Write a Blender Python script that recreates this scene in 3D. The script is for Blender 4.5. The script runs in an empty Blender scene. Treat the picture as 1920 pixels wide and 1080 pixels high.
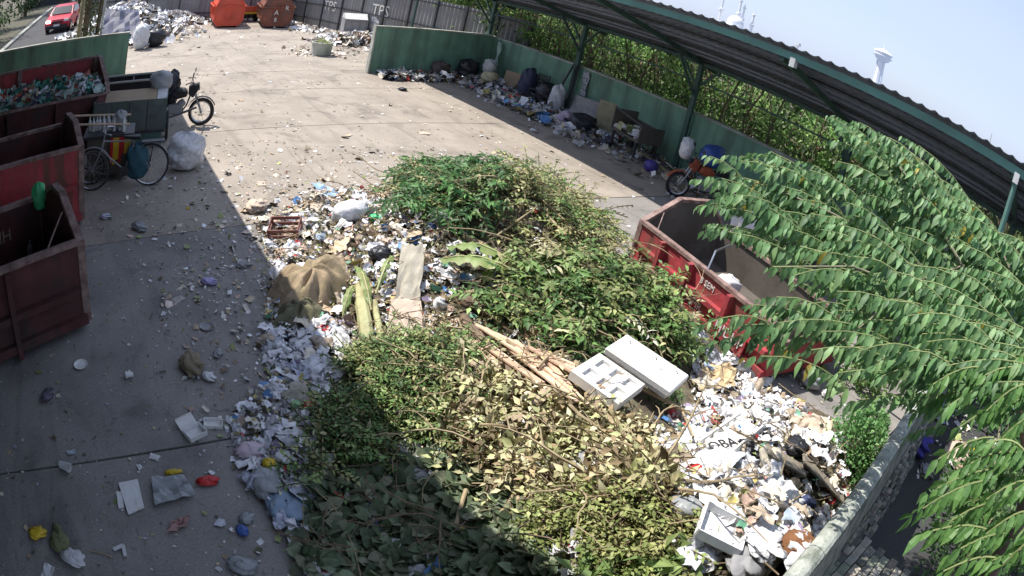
import bpy, math, random
import numpy as np
from mathutils import Vector, Matrix
R_ = math.radians
random.seed(7); RNG = np.random.default_rng(7)
scene = bpy.context.scene
COL = scene.collection

# ------------------------------------------------------------------ camera (wide CCTV lens on a 3.8 m mount)
F_PX, K_PX = 1294.4, 0.2325          # lens: angle = r/f + K (r/f)^3, r in pixels of a 1920 wide frame
YAW, PITCH, ROLL, CAM_H = -0.74308, 1.11237, 0.23223, 3.8
SS = 36.0 / 1920.0
def _rot():
    return Matrix.Rotation(YAW, 3, 'Z') @ Matrix.Rotation(PITCH, 3, 'X') @ Matrix.Rotation(ROLL, 3, 'Z')
CR = _rot(); CRN = np.array(CR); CO = np.array([0.0, 0.0, CAM_H])
cd = bpy.data.cameras.new("camera"); cam = bpy.data.objects.new("camera", cd); COL.objects.link(cam)
cam.matrix_world = Matrix.Translation((0, 0, CAM_H)) @ CR.to_4x4()
cd.type = 'PANO'; cd.sensor_width = 36.0; cd.clip_start = 0.05; cd.clip_end = 3000
cd.panorama_type = 'FISHEYE_LENS_POLYNOMIAL'
fm = F_PX * SS
cd.fisheye_fov = math.pi
cd.fisheye_polynomial_k0 = 0.0
cd.fisheye_polynomial_k1 = -1.0 / fm
cd.fisheye_polynomial_k2 = 0.0
cd.fisheye_polynomial_k3 = -K_PX / fm ** 3
cd.fisheye_polynomial_k4 = 0.0
scene.camera = cam

# ------------------------------------------------------------------ daylight
SUN = Vector((-0.27, 0.52, 1.0)).normalized()
sun_el = math.asin(SUN.z)
w = bpy.data.worlds.new("World"); scene.world = w; w.use_nodes = True
nt = w.node_tree; bg = nt.nodes['Background']
sky = nt.nodes.new('ShaderNodeTexSky'); sky.sky_type = 'NISHITA'; sky.sun_disc = False
sky.sun_elevation = sun_el; sky.sun_rotation = math.atan2(SUN.x, SUN.y)
sky.air_density = 1.0; sky.dust_density = 1.5; sky.ozone_density = 1.0
# a thin high veil of cloud whitens the tropical sky
stc = nt.nodes.new('ShaderNodeTexCoord'); smp = nt.nodes.new('ShaderNodeMapping'); smp.inputs['Scale'].default_value = (1, 1, 2.6)
snz = nt.nodes.new('ShaderNodeTexNoise'); snz.inputs['Scale'].default_value = 2.2; snz.inputs['Detail'].default_value = 5
smr = nt.nodes.new('ShaderNodeMapRange'); smr.inputs['From Min'].default_value = .35; smr.inputs['From Max'].default_value = .7
smr.inputs['To Min'].default_value = .62; smr.inputs['To Max'].default_value = .85
smx = nt.nodes.new('ShaderNodeMix'); smx.data_type = 'RGBA'; smx.inputs[7].default_value = (3.2, 3.75, 5.2, 1)
nt.links.new(stc.outputs['Generated'], smp.inputs[0]); nt.links.new(smp.outputs[0], snz.inputs['Vector']); nt.links.new(snz.outputs['Fac'], smr.inputs[0])
nt.links.new(smr.outputs[0], smx.inputs[0]); nt.links.new(sky.outputs[0], smx.inputs[6])
nt.links.new(smx.outputs[2], bg.inputs[0]); bg.inputs[1].default_value = 0.142
sd = bpy.data.lights.new("sun", 'SUN'); sd.energy = 4.7; sd.angle = R_(0.5); sd.color = (1.0, 0.95, 0.87)
so = bpy.data.objects.new("sun", sd); COL.objects.link(so)
so.rotation_euler = SUN.to_track_quat('Z', 'Y').to_euler()
scene.view_settings.view_transform = 'Standard'; scene.view_settings.look = 'None'
scene.view_settings.exposure = 0.6; scene.view_settings.gamma = 1.0
scene.view_settings.use_curve_mapping = False
scene.render.engine = 'CYCLES'
scene.cycles.max_bounces = 5; scene.cycles.transparent_max_bounces = 6

# ------------------------------------------------------------------ where a sight line meets a real plane
def ray(px, py):
    x, y = px - 960.0, py - 540.0
    r = math.hypot(x, y); rn = r / F_PX; th = rn + K_PX * rn ** 3
    s = math.sin(th) / max(r, 1e-9)
    return CRN @ np.array([x * s, -y * s, -math.cos(th)])
def at(px, py, z=0.0):
    d = ray(px, py); p = CO + d * ((z - CAM_H) / d[2]); return Vector(p)
def ony(px, py, y):
    d = ray(px, py); return Vector(CO + d * (y / d[1]))
def onx(px, py, x):
    d = ray(px, py); return Vector(CO + d * (x / d[0]))
def atd(px, py, dist):
    return Vector(CO + ray(px, py) * dist)
def proj(X):
    X = np.atleast_2d(np.asarray(X, float)); v = (X - CO) @ CRN
    v /= np.linalg.norm(v, axis=1, keepdims=True)
    th = np.arccos(np.clip(-v[:, 2], -1, 1)); rn = th.copy()
    for _ in range(12): rn = rn - (rn + K_PX * rn ** 3 - th) / (1 + 3 * K_PX * rn ** 2)
    s = np.maximum(np.hypot(v[:, 0], v[:, 1]), 1e-9); r = rn * F_PX
    return np.stack([960 + v[:, 0] / s * r, 540 - v[:, 1] / s * r], 1)
def inpoly(P, poly):
    x, y = P[:, 0], P[:, 1]; c = np.zeros(len(P), bool); n = len(poly)
    for i in range(n):
        x1, y1 = poly[i]; x2, y2 = poly[i - 1]
        if y1 == y2: continue
        m = ((y1 > y) != (y2 > y)) & (x < (x2 - x1) * (y - y1) / (y2 - y1) + x1); c ^= m
    return c

# ------------------------------------------------------------------ materials
MATS = {}
def mat(name, col, rough=.7, metal=0.0, var=0.25, scale=6.0, dirt=None, dirt_amt=0.5, dirt_scale=1.5, bump=0.2,
        bscale=None, attr=False, translucent=0.0, alpha=None, emit=None, streak=False, spec=0.4, attrmul=False):
    if name in MATS: return MATS[name]
    m = bpy.data.materials.new(name); m.use_nodes = True; N = m.node_tree.nodes; L = m.node_tree.links
    b = N['Principled BSDF']; b.inputs['Roughness'].default_value = rough; b.inputs['Metallic'].default_value = metal
    b.inputs['Specular IOR Level'].default_value = spec
    tc = N.new('ShaderNodeTexCoord')
    n1 = N.new('ShaderNodeTexNoise'); n1.inputs['Scale'].default_value = scale; n1.inputs['Detail'].default_value = 6
    L.new(tc.outputs['Object'], n1.inputs['Vector'])
    mr = N.new('ShaderNodeMapRange'); mr.inputs['From Min'].default_value = .25; mr.inputs['From Max'].default_value = .75
    mr.inputs['To Min'].default_value = 1 - var; mr.inputs['To Max'].default_value = 1 + var
    L.new(n1.outputs['Fac'], mr.inputs['Value'])
    mul = N.new('ShaderNodeVectorMath'); mul.operation = 'SCALE'
    if attr:
        a = N.new('ShaderNodeAttribute'); a.attribute_name = 'Col'; L.new(a.outputs['Color'], mul.inputs[0])
    else:
        mul.inputs[0].default_value = col
    L.new(mr.outputs[0], mul.inputs['Scale'])
    cur = mul.outputs[0]
    if dirt is not None:
        mp = N.new('ShaderNodeMapping'); L.new(tc.outputs['Object'], mp.inputs['Vector'])
        if streak: mp.inputs['Scale'].default_value = (1, 1, .12)
        n2 = N.new('ShaderNodeTexNoise'); n2.inputs['Scale'].default_value = dirt_scale; n2.inputs['Detail'].default_value = 8
        n2.inputs['Roughness'].default_value = .65
        L.new(mp.outputs[0], n2.inputs['Vector'])
        m2 = N.new('ShaderNodeMapRange'); m2.inputs['From Min'].default_value = .45; m2.inputs['From Max'].default_value = .62
        m2.inputs['To Max'].default_value = dirt_amt; L.new(n2.outputs['Fac'], m2.inputs['Value'])
        mx = N.new('ShaderNodeMix'); mx.data_type = 'RGBA'; L.new(m2.outputs[0], mx.inputs[0])
        L.new(cur, mx.inputs[6]); mx.inputs[7].default_value = (*dirt, 1); cur = mx.outputs[2]
    L.new(cur, b.inputs['Base Color'])
    if bump:
        n3 = N.new('ShaderNodeTexNoise'); n3.inputs['Scale'].default_value = bscale or scale * 5; n3.inputs['Detail'].default_value = 4
        L.new(tc.outputs['Object'], n3.inputs['Vector'])
        bp = N.new('ShaderNodeBump'); bp.inputs['Strength'].default_value = bump; bp.inputs['Distance'].default_value = .02
        L.new(n3.outputs['Fac'], bp.inputs['Height']); L.new(bp.outputs[0], b.inputs['Normal'])
    if emit: b.inputs['Emission Color'].default_value = (*emit[0], 1); b.inputs['Emission Strength'].default_value = emit[1]
    if alpha is not None: b.inputs['Alpha'].default_value = alpha
    if translucent:
        t = N.new('ShaderNodeBsdfTranslucent'); L.new(cur, t.inputs[0]); ms = N.new('ShaderNodeMixShader')
        ms.inputs[0].default_value = translucent; out = N['Material Output']
        L.new(b.outputs[0], ms.inputs[1]); L.new(t.outputs[0], ms.inputs[2]); L.new(ms.outputs[0], out.inputs[0])
    MATS[name] = m; return m

M_LEAF = mat('leaf', (1, 1, 1), .5, attr=True, var=.25, scale=20, bump=0, translucent=.32, spec=.35)
M_DRY = mat('dry_leaf', (1, 1, 1), .8, attr=True, var=.25, scale=20, bump=0, translucent=.1)
M_TRASH = mat('trash', (1, 1, 1), .45, attr=True, var=.3, scale=14, bump=.3, bscale=60)
M_CONC = mat('concrete_wall', (.30, .30, .27), .9, dirt=(.16, .17, .12), dirt_scale=2)
M_GREEN = mat('green_paint', (.17, .32, .225), .75, var=.25, scale=1.7, dirt=(.10, .15, .115), dirt_amt=.8, dirt_scale=2.2, streak=True)
M_CAPW = mat('wall_cap', (.42, .43, .38), .85, dirt=(.12, .13, .09), dirt_amt=.7)
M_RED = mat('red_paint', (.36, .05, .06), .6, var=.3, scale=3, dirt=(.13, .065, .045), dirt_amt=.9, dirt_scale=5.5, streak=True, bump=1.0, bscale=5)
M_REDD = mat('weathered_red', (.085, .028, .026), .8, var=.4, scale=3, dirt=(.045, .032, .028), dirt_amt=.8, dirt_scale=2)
M_RIM = mat('worn_rim', (.25, .17, .15), .7, var=.4, scale=8, dirt=(.1, .05, .04), dirt_amt=.8, dirt_scale=6)
M_STEELD = mat('grimy_steel', (.11, .095, .08), .75, var=.4, scale=3, dirt=(.06, .05, .04), dirt_amt=.8)
M_ORANGE = mat('orange_paint', (.62, .09, .045), .5, var=.15, scale=3, dirt=(.3, .06, .04), dirt_amt=.6)
M_BROWNP = mat('rusty_orange', (.22, .075, .045), .75, var=.3, dirt=(.1, .07, .06), dirt_amt=.8)
M_BLACK = mat('black_rubber', (.02, .02, .022), .6, bump=.05)
M_DARKM = mat('dark_metal', (.05, .05, .055), .5, metal=.3)
M_CHROME = mat('chrome', (.5, .5, .52), .25, metal=.9, bump=0)
M_WHITE = mat('white_plastic', (.62, .62, .62), .5, var=.08, dirt=(.4, .38, .34), dirt_amt=.4, dirt_scale=4)
M_FOAM = mat('styrofoam', (.72, .72, .71), .8, var=.05, dirt=(.45, .38, .3), dirt_amt=.3, dirt_scale=5, bump=.3, bscale=120)
M_SACK = mat('woven_sack', (.66, .66, .68), .7, var=.15, scale=12, dirt=(.3, .3, .32), dirt_amt=.5, dirt_scale=8, bump=1.0, bscale=16)
M_CLEAR = mat('thin_plastic', (.42, .44, .45), .25, var=.2, bump=.3, translucent=.3)
M_BURLAP = mat('burlap', (.34, .26, .17), .9, var=.25, scale=7, dirt=(.17, .15, .08), dirt_amt=.7, dirt_scale=3, bump=.5, bscale=140)
M_CARD = mat('cardboard', (.38, .29, .20), .85, var=.12, dirt=(.22, .17, .12), dirt_amt=.4)
M_CARDP = mat('pale_cardboard', (.52, .42, .34), .85, var=.1, dirt=(.3, .24, .18), dirt_amt=.4, dirt_scale=4)
M_WOOD = mat('raw_wood', (.62, .46, .33), .75, var=.15, scale=9, dirt=(.42, .30, .20), dirt_amt=.35, dirt_scale=3)
M_BARK = mat('bark', (.17, .12, .085), .9, var=.4, scale=9, bump=.6)
M_STEM = mat('pale_stem', (.33, .26, .16), .8, var=.35, scale=9)
M_BANANA = mat('banana_leaf', (.17, .25, .07), .5, var=.35, scale=6, dirt=(.30, .27, .10), dirt_amt=.5, dirt_scale=4, translucent=.15)
M_BSTEM = mat('banana_stem', (.42, .42, .22), .55, var=.25, scale=4, dirt=(.22, .16, .08), dirt_amt=.6, dirt_scale=5)
M_BLUE = mat('blue_plastic', (.04, .09, .30), .45, var=.2)
M_PURPLE = mat('purple_cloth', (.06, .05, .28), .85, var=.3)
M_SCREW = mat('green_bag', (.06, .42, .17), .4, var=.2, bump=.3)
M_REDP = mat('red_plastic', (.50, .03, .03), .45, var=.15)
M_YEL = mat('yellow_plastic', (.6, .42, .03), .5, var=.2)
M_BLACKBAG = mat('black_bag', (.025, .025, .03), .35, var=.3, bump=.5, bscale=30)
M_GREY = mat('grey_metal', (.27, .27, .28), .65, var=.2, dirt=(.15, .13, .12), dirt_amt=.6)
M_GLASS = mat('dark_glass', (.03, .035, .04), .1, bump=0, spec=.8)
M_CARRED = mat('car_red', (.45, .02, .04), .3, var=.05, bump=0)
M_LAMP = mat('lit_headlamp', (.9, .9, .9), .2, emit=((1, 1, .98), 12.0))
M_DOME = mat('hazy_white_stone', (.72, .74, .78), .7, var=.05)  # white paled in the colour itself to stand in for distance haze
M_POST = mat('post_green', (.06, .115, .095), .6, var=.25, scale=4)
M_FASC = mat('fascia_green', (.11, .24, .20), .6, var=.2, scale=3, dirt=(.06, .1, .085), dirt_amt=.5)
M_SHEET = mat('roof_sheet', (.22, .25, .32), .6, var=.25, scale=3, dirt=(.12, .13, .16), dirt_amt=.6)
M_FENCE = mat('fence_sheet', (.24, .235, .235), .6, var=.12, scale=2, dirt=(.15, .13, .12), dirt_amt=.5, streak=True)
M_PAINTW = mat('white_lettering', (.62, .60, .56), .7, var=.1)
M_STRING = mat('dull_text', (.3, .24, .18), .8)
M_SOIL = mat('soil', (.10, .085, .065), .95, var=.4, scale=5, bump=.8)

def ground_mat(name, col, dirt, amt, spots=True):
    m = mat(name, col, .9, var=.13, scale=1.2, dirt=dirt, dirt_amt=amt, dirt_scale=.7, bump=.35, bscale=45)
    N = m.node_tree.nodes; L = m.node_tree.links; b = N['Principled BSDF']
    src = b.inputs['Base Color'].links[0].from_socket
    tc = N['Texture Coordinate']
    # fine grit and crushed litter trodden into the surface
    v = N.new('ShaderNodeTexNoise'); v.inputs['Scale'].default_value = 38; v.inputs['Detail'].default_value = 7; v.inputs['Roughness'].default_value = .8
    L.new(tc.outputs['Object'], v.inputs['Vector'])
    r = N.new('ShaderNodeMapRange'); r.inputs['From Min'].default_value = .3; r.inputs['From Max'].default_value = .7
    r.inputs['To Min'].default_value = .72; r.inputs['To Max'].default_value = 1.25; L.new(v.outputs['Fac'], r.inputs['Value'])
    mu = N.new('ShaderNodeVectorMath'); mu.operation = 'SCALE'; L.new(src, mu.inputs[0]); L.new(r.outputs[0], mu.inputs['Scale'])
    L.new(mu.outputs[0], b.inputs['Base Color'])
    return m
def stains(m, sc, lo, hi, amt, stretch):
    N = m.node_tree.nodes; L = m.node_tree.links; b = N['Principled BSDF']; src = b.inputs['Base Color'].links[0].from_socket
    tc = N['Texture Coordinate']; mp = N.new('ShaderNodeMapping'); mp.inputs['Scale'].default_value = stretch; L.new(tc.outputs['Object'], mp.inputs[0])
    n = N.new('ShaderNodeTexNoise'); n.inputs['Scale'].default_value = sc; n.inputs['Detail'].default_value = 9; n.inputs['Distortion'].default_value = 1.2; L.new(mp.outputs[0], n.inputs['Vector'])
    r = N.new('ShaderNodeMapRange'); r.inputs['From Min'].default_value = lo; r.inputs['From Max'].default_value = hi; r.inputs['To Min'].default_value = 1; r.inputs['To Max'].default_value = 1 - amt; L.new(n.outputs['Fac'], r.inputs[0])
    mu = N.new('ShaderNodeVectorMath'); mu.operation = 'SCALE'; L.new(src, mu.inputs[0]); L.new(r.outputs[0], mu.inputs['Scale']); L.new(mu.outputs[0], b.inputs['Base Color'])
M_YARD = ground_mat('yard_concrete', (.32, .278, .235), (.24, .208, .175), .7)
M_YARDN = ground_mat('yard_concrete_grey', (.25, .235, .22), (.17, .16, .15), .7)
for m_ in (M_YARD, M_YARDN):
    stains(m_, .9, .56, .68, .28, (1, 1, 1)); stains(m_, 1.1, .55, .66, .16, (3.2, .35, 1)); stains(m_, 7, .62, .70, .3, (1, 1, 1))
M_ASPH = ground_mat('asphalt', (.055, .055, .058), (.04, .04, .042), .6)
M_DUST = ground_mat('dusty_ground', (.30, .25, .20), (.22, .19, .14), .7)

# ------------------------------------------------------------------ tags and mesh builder
def tag(o, label=None, cat=None, group=None, kind=None):
    if label: o['label'] = label
    if cat: o['category'] = cat
    if group: o['group'] = group
    if kind: o['kind'] = kind
    return o
def empty(name, loc=(0, 0, 0), rz=0.0, label=None, cat=None, group=None, rot=None):
    o = bpy.data.objects.new(name, None); COL.objects.link(o); o.location = Vector(loc)
    o.rotation_euler = rot if rot is not None else (0, 0, rz); o.empty_display_size = .2
    return tag(o, label, cat, group)
def copy_tree(o, parent=None):
    c = o.copy(); COL.objects.link(c); c.parent = parent
    for ch in list(o.children): copy_tree(ch, c)
    return c
class MB:
    def __init__(s): s.v = []; s.f = []; s.c = []; s.cur = None
    def add(s, vs, fs):
        b = len(s.v); s.v += [tuple(v) for v in vs]; s.f += [tuple(i + b for i in f) for f in fs]
        if s.cur is not None: s.c += [s.cur] * len(vs)
        return s
    def box(s, c, d, rot=None):
        hx, hy, hz = d[0] / 2, d[1] / 2, d[2] / 2
        vs = [Vector((x, y, z)) for x in (-hx, hx) for y in (-hy, hy) for z in (-hz, hz)]
        if rot is not None: vs = [rot @ v for v in vs]
        c = Vector(c); vs = [v + c for v in vs]
        return s.add(vs, [(0, 1, 3, 2), (4, 6, 7, 5), (0, 4, 5, 1), (2, 3, 7, 6), (0, 2, 6, 4), (1, 5, 7, 3)])
    def beam(s, a, b, w, h=None, up=(0, 0, 1)):
        a = Vector(a); b = Vector(b); d = b - a; L = d.length
        if L < 1e-6: return s
        y = d / L; u = Vector(up)
        if abs(y.dot(u)) > .98: u = Vector((1, 0, 0))
        x = y.cross(u).normalized(); z = x.cross(y)
        rot = Matrix((x, y, z)).transposed()
        return s.box((a + b) / 2, (w, L, h or w), rot)
    def tube(s, pts, r, n=6, caps=True):
        pts = [Vector(p) for p in pts]; k = len(pts)
        rs = r if isinstance(r, (list, tuple)) else [r] * k
        vs = []; fs = []; ref = None
        for i, p in enumerate(pts):
            t = (pts[min(i + 1, k - 1)] - pts[max(i - 1, 0)]).normalized()
            if ref is None: ref = Vector((0, 0, 1)) if abs(t.z) < .9 else Vector((1, 0, 0))
            x = t.cross(ref).normalized(); y = t.cross(x).normalized(); ref = -y if False else ref
            for j in range(n):
                a = 2 * math.pi * j / n; vs.append(p + (x * math.cos(a) + y * math.sin(a)) * rs[i])
        for i in range(k - 1):
            for j in range(n):
                a = i * n + j; b = i * n + (j + 1) % n; fs.append((a, b, b + n, a + n))
        if caps: fs.append(tuple(range(n))[::-1]); fs.append(tuple((k - 1) * n + j for j in range(n)))
        return s.add(vs, fs)
    def prism(s, poly, a, b):   # poly: list of vec2->3 function results; a,b offset vectors
        n = len(poly); P = [Vector(p) for p in poly]
        vs = [p + Vector(a) for p in P] + [p + Vector(b) for p in P]
        fs = [tuple(range(n))[::-1], tuple(range(n, 2 * n))] + [(i, (i + 1) % n, (i + 1) % n + n, i + n) for i in range(n)]
        return s.add(vs, fs)
    def lathe(s, prof, n=12, c=(0, 0, 0), axis=None, close=True):
        c = Vector(c); vs = []; fs = []
        for (r, z) in prof:
            for j in range(n):
                a = 2 * math.pi * j / n; v = Vector((r * math.cos(a), r * math.sin(a), z))
                if axis is not None: v = axis @ v
                vs.append(v + c)
        for i in range(len(prof) - 1):
            for j in range(n):
                a = i * n + j; b = i * n + (j + 1) % n; fs.append((a, b, b + n, a + n))
        if close: fs.append(tuple(range(n))[::-1]); fs.append(tuple((len(prof) - 1) * n + j for j in range(n)))
        return s.add(vs, fs)
    def torus(s, R, r, n=24, m=6, c=(0, 0, 0), axis=None):
        vs = []; fs = []; c = Vector(c)
        for i in range(n):
            a = 2 * math.pi * i / n
            for j in range(m):
                b = 2 * math.pi * j / m
                v = Vector(((R + r * math.cos(b)) * math.cos(a), (R + r * math.cos(b)) * math.sin(a), r * math.sin(b)))
                if axis is not None: v = axis @ v
                vs.append(v + c)
        for i in range(n):
            for j in range(m):
                fs.append((i * m + j, ((i + 1) % n) * m + j, ((i + 1) % n) * m + (j + 1) % m, i * m + (j + 1) % m))
        return s.add(vs, fs)
    def build(s, name, material, parent=None, smooth=False, kind=None, loc=None, rot=None, bevel=0):
        me = bpy.data.meshes.new(name); me.from_pydata(s.v, [], s.f); me.update()
        if smooth: me.polygons.foreach_set('use_smooth', [True] * len(me.polygons))
        if s.c and len(s.c) == len(s.v):
            ca = me.color_attributes.new('Col', 'FLOAT_COLOR', 'POINT')
            ca.data.foreach_set('color', [x for c in s.c for x in (*c, 1.0)])
        me.materials.append(material)
        o = bpy.data.objects.new(name, me); COL.objects.link(o); o.parent = parent
        if loc is not None: o.location = Vector(loc)
        if rot is not None: o.rotation_euler = rot
        if kind: o['kind'] = kind
        if bevel:
            md = o.modifiers.new('b', 'BEVEL'); md.width = bevel; md.segments = 1; md.limit_method = 'ANGLE'
        return o
def npmesh(name, V, F, material, cols=None, parent=None, smooth=False, kind=None):
    me = bpy.data.meshes.new(name); nv, nf, k = len(V), len(F), F.shape[1]
    me.vertices.add(nv); me.vertices.foreach_set('co', V.astype(np.float32).ravel())
    me.loops.add(nf * k); me.loops.foreach_set('vertex_index', F.astype(np.int32).ravel())
    me.polygons.add(nf); me.polygons.foreach_set('loop_start', np.arange(0, nf * k, k, dtype=np.int32))
    if smooth: me.polygons.foreach_set('use_smooth', np.ones(nf, bool))
    me.update(calc_edges=True); me.validate()
    if cols is not None:
        ca = me.color_attributes.new('Col', 'FLOAT_COLOR', 'POINT')
        ca.data.foreach_set('color', np.concatenate([cols, np.ones((nv, 1))], 1).astype(np.float32).ravel())
    me.materials.append(material)
    o = bpy.data.objects.new(name, me); COL.objects.link(o); o.parent = parent
    if kind: o['kind'] = kind
    return o
def rots(n, tilt=.6, yaw=None, rng=RNG):
    """random frames: template y is the length, z the normal"""
    a = rng.uniform(0, 2 * np.pi, n) if yaw is None else yaw
    p = rng.normal(0, tilt, n); q = rng.normal(0, tilt, n)
    ca, sa, cp, sp, cq, sq = np.cos(a), np.sin(a), np.cos(p), np.sin(p), np.cos(q), np.sin(q)
    Z = np.zeros((n, 3, 3)); Z[:, 0, 0] = ca; Z[:, 0, 1] = -sa; Z[:, 1, 0] = sa; Z[:, 1, 1] = ca; Z[:, 2, 2] = 1
    X = np.zeros((n, 3, 3)); X[:, 0, 0] = 1; X[:, 1, 1] = cp; X[:, 1, 2] = -sp; X[:, 2, 1] = sp; X[:, 2, 2] = cp
    Y = np.zeros((n, 3, 3)); Y[:, 1, 1] = 1; Y[:, 0, 0] = cq; Y[:, 0, 2] = sq; Y[:, 2, 0] = -sq; Y[:, 2, 2] = cq
    return Z @ X @ Y
def inst(tv, tf, T, Rm, S, C):
    """bake copies of a template: returns verts, tri faces, colours"""
    tv = np.asarray(tv, float); tf = np.asarray(tf, int); n = len(T)
    S = np.asarray(S, float)
    S = S[:, None] * np.ones((1, 3)) if S.ndim == 1 else S
    V = np.einsum('nij,nkj->nki', Rm, tv[None] * S[:, None, :]) + T[:, None, :]
    F = tf[None] + (np.arange(n) * len(tv))[:, None, None]
    return V.reshape(-1, 3), F.reshape(-1, tf.shape[1]), np.repeat(C, len(tv), 0)
def cat(parts):
    V = []; F = []; C = []; o = 0
    for v, f, c in parts: V.append(v); F.append(f + o); C.append(c); o += len(v)
    return np.concatenate(V), np.concatenate(F), np.concatenate(C)
LEAF_V = [(0, 0, 0), (-.24, .42, .07), (0, 1, -.14), (.24, .42, .07), (0, .5, 0)]
CURL_V = [(0, 0, 0), (-.22, .4, .2), (.02, .9, .28), (.2, .45, .16), (0, .5, -.03)]
ROUND_V = [(0, 0, 0), (-.26, .16, .03), (-.38, .45, .06), (-.22, .8, .0), (0, 1, -.1), (.22, .8, .0), (.38, .45, .06), (.26, .16, .03), (0, .5, -.04)]
ROUND_F = [(8, i, (i + 7) % 8) for i in range(8)]
LEAF_F = [(0, 4, 1), (4, 2, 1), (0, 3, 4), (4, 3, 2)]
def leaf_long():
    v = [(0, 0, 0), (-.13, .25, .03), (.13, .25, .03), (-.15, .55, -.02), (.15, .55, -.02), (0, 1, -.28), (0, .28, -.02), (0, .58, -.07)]
    f = [(0, 6, 1), (0, 2, 6), (1, 6, 7), (1, 7, 3), (6, 2, 4), (6, 4, 7), (3, 7, 5), (7, 4, 5)]
    return v, f
LONG_V, LONG_F = leaf_long()
def crumple(seed, n=4, amp=.22):
    r = np.random.default_rng(seed); g = np.linspace(-.5, .5, n)
    v = []
    for i in range(n):
        for j in range(n):
            v.append((g[i] + r.normal(0, .07), g[j] + r.normal(0, .07), abs(r.normal(0, amp))))
    f = []
    for i in range(n - 1):
        for j in range(n - 1):
            a = i * n + j; f += [(a, a + n, a + n + 1), (a, a + n + 1, a + 1)]
    return v, f
CR_T = [crumple(s) for s in range(6)]
BOX_V = [(x, y, z) for x in (-.5, .5) for y in (-.5, .5) for z in (0, .35)]
BOX_F = [(0, 1, 3), (0, 3, 2), (4, 6, 7), (4, 7, 5), (0, 4, 5), (0, 5, 1), (2, 3, 7), (2, 7, 6), (1, 5, 7), (1, 7, 3)]
def stick_t(bend=0.0):
    v = []; 
    for i, y in enumerate((-.5, 0, .5)):
        for j in range(3):
            a = 2 * math.pi * j / 3; v.append((math.cos(a) * .5 + bend * (y == 0), y, math.sin(a) * .5))
    f = []
    for i in range(2):
        for j in range(3):
            a = i * 3 + j; b = i * 3 + (j + 1) % 3; f += [(a, b, b + 3), (a, b + 3, a + 3)]
    return v, f
STK_V, STK_F = stick_t(3.0)
def pick(cols, n, jit=.15, rng=RNG):
    cols = np.asarray(cols, float); c = cols[rng.integers(0, len(cols), n)]
    return np.clip(c * (1 + rng.normal(0, jit, (n, 1))), .01, .85)
TRASH_C = [(.68, .68, .70)] * 14 + [(.5, .5, .52)] * 8 + [(.58, .6, .66)] * 3 + [(.62, .58, .5), (.45, .36, .27), (.3, .23, .17), (.35, .42, .5), (.08, .2, .42), (.5, .05, .05), (.06, .05, .06), (.06, .06, .06), (.5, .42, .15), (.12, .3, .2), (.25, .2, .3)]
LEAFG = [(.13, .24, .07), (.18, .30, .09), (.24, .34, .12), (.07, .14, .04)]
LEAFO = [(.30, .33, .13), (.24, .29, .10), (.38, .38, .18), (.11, .14, .05)]
LEAFD = [(.56, .50, .30), (.46, .42, .23), (.64, .60, .38), (.28, .21, .12), (.48, .49, .24), (.40, .42, .20), (.15, .11, .06)]

# ================================================================== GROUND
def sheet(name, pts, z, m, kind='structure', parent=None):
    b = MB(); b.add([(x, y, z) for x, y in pts], [tuple(range(len(pts)))]); return b.build(name, m, parent, kind=kind)
sheet('ground', [(-500, -500), (500, -500), (500, 900), (-500, 900)], -.03, M_SOIL)
yard = empty('yard_pavement', (0, 0, 0)); yard['kind'] = 'structure'
def slab(x0, x1, y0, y1, m, seed):
    """a cast concrete bay with slightly ragged edges, 2 cm joints to its neighbours"""
    r = random.Random(seed); g = .006
    P = []
    n = 14
    for i in range(n): P.append((x0 + (x1 - x0) * i / n, y0 + g + r.uniform(0, .012)))
    P.append((x1, y0 + g))
    for i in range(n): P.append((x1 - (x1 - x0) * i / n, y1 - g - r.uniform(0, .012)))
    P.append((x0, y1 - g))
    b = MB(); N = len(P)
    b.add([(x, y, 0) for x, y in P] + [(x, y, -.029) for x, y in P], [tuple(range(N))] + [(i, i + N, (i + 1) % N + N, (i + 1) % N) for i in range(N)])
    return b.build('concrete_slab', m, yard)
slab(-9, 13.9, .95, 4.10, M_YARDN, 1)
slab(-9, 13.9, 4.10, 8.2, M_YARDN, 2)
slab(-9, 13.9, 8.2, 12.9, M_YARD, 3)
slab(-9, 13.9, 12.9, 16.5, M_YARD, 4)
slab(-9, 13.9, 16.5, 19.1, M_YARD, 5)
slab(-9, 14.5, 19.1, 23.0, M_YARD, 6)
slab(-1, 14.5, 23.0, 38.0, M_YARD, 7)
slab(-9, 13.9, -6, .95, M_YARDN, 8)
sheet('road', [(-16, 19.15), (-1.2, 19.15), (-1.0, 30), (1.5, 80), (-11, 80)], -.015, M_ASPH)
b = MB(); b.beam((-5.9, 19.2, .03), (-5.4, 60, .03), .3, .16); b.build('kerb', M_CONC, kind='structure')
sheet('lane_outside_the_wall', [(1.5, -12), (40, -12), (40, .28), (13.95, .42), (1.5, .30)], .010, M_ASPH)

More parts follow.
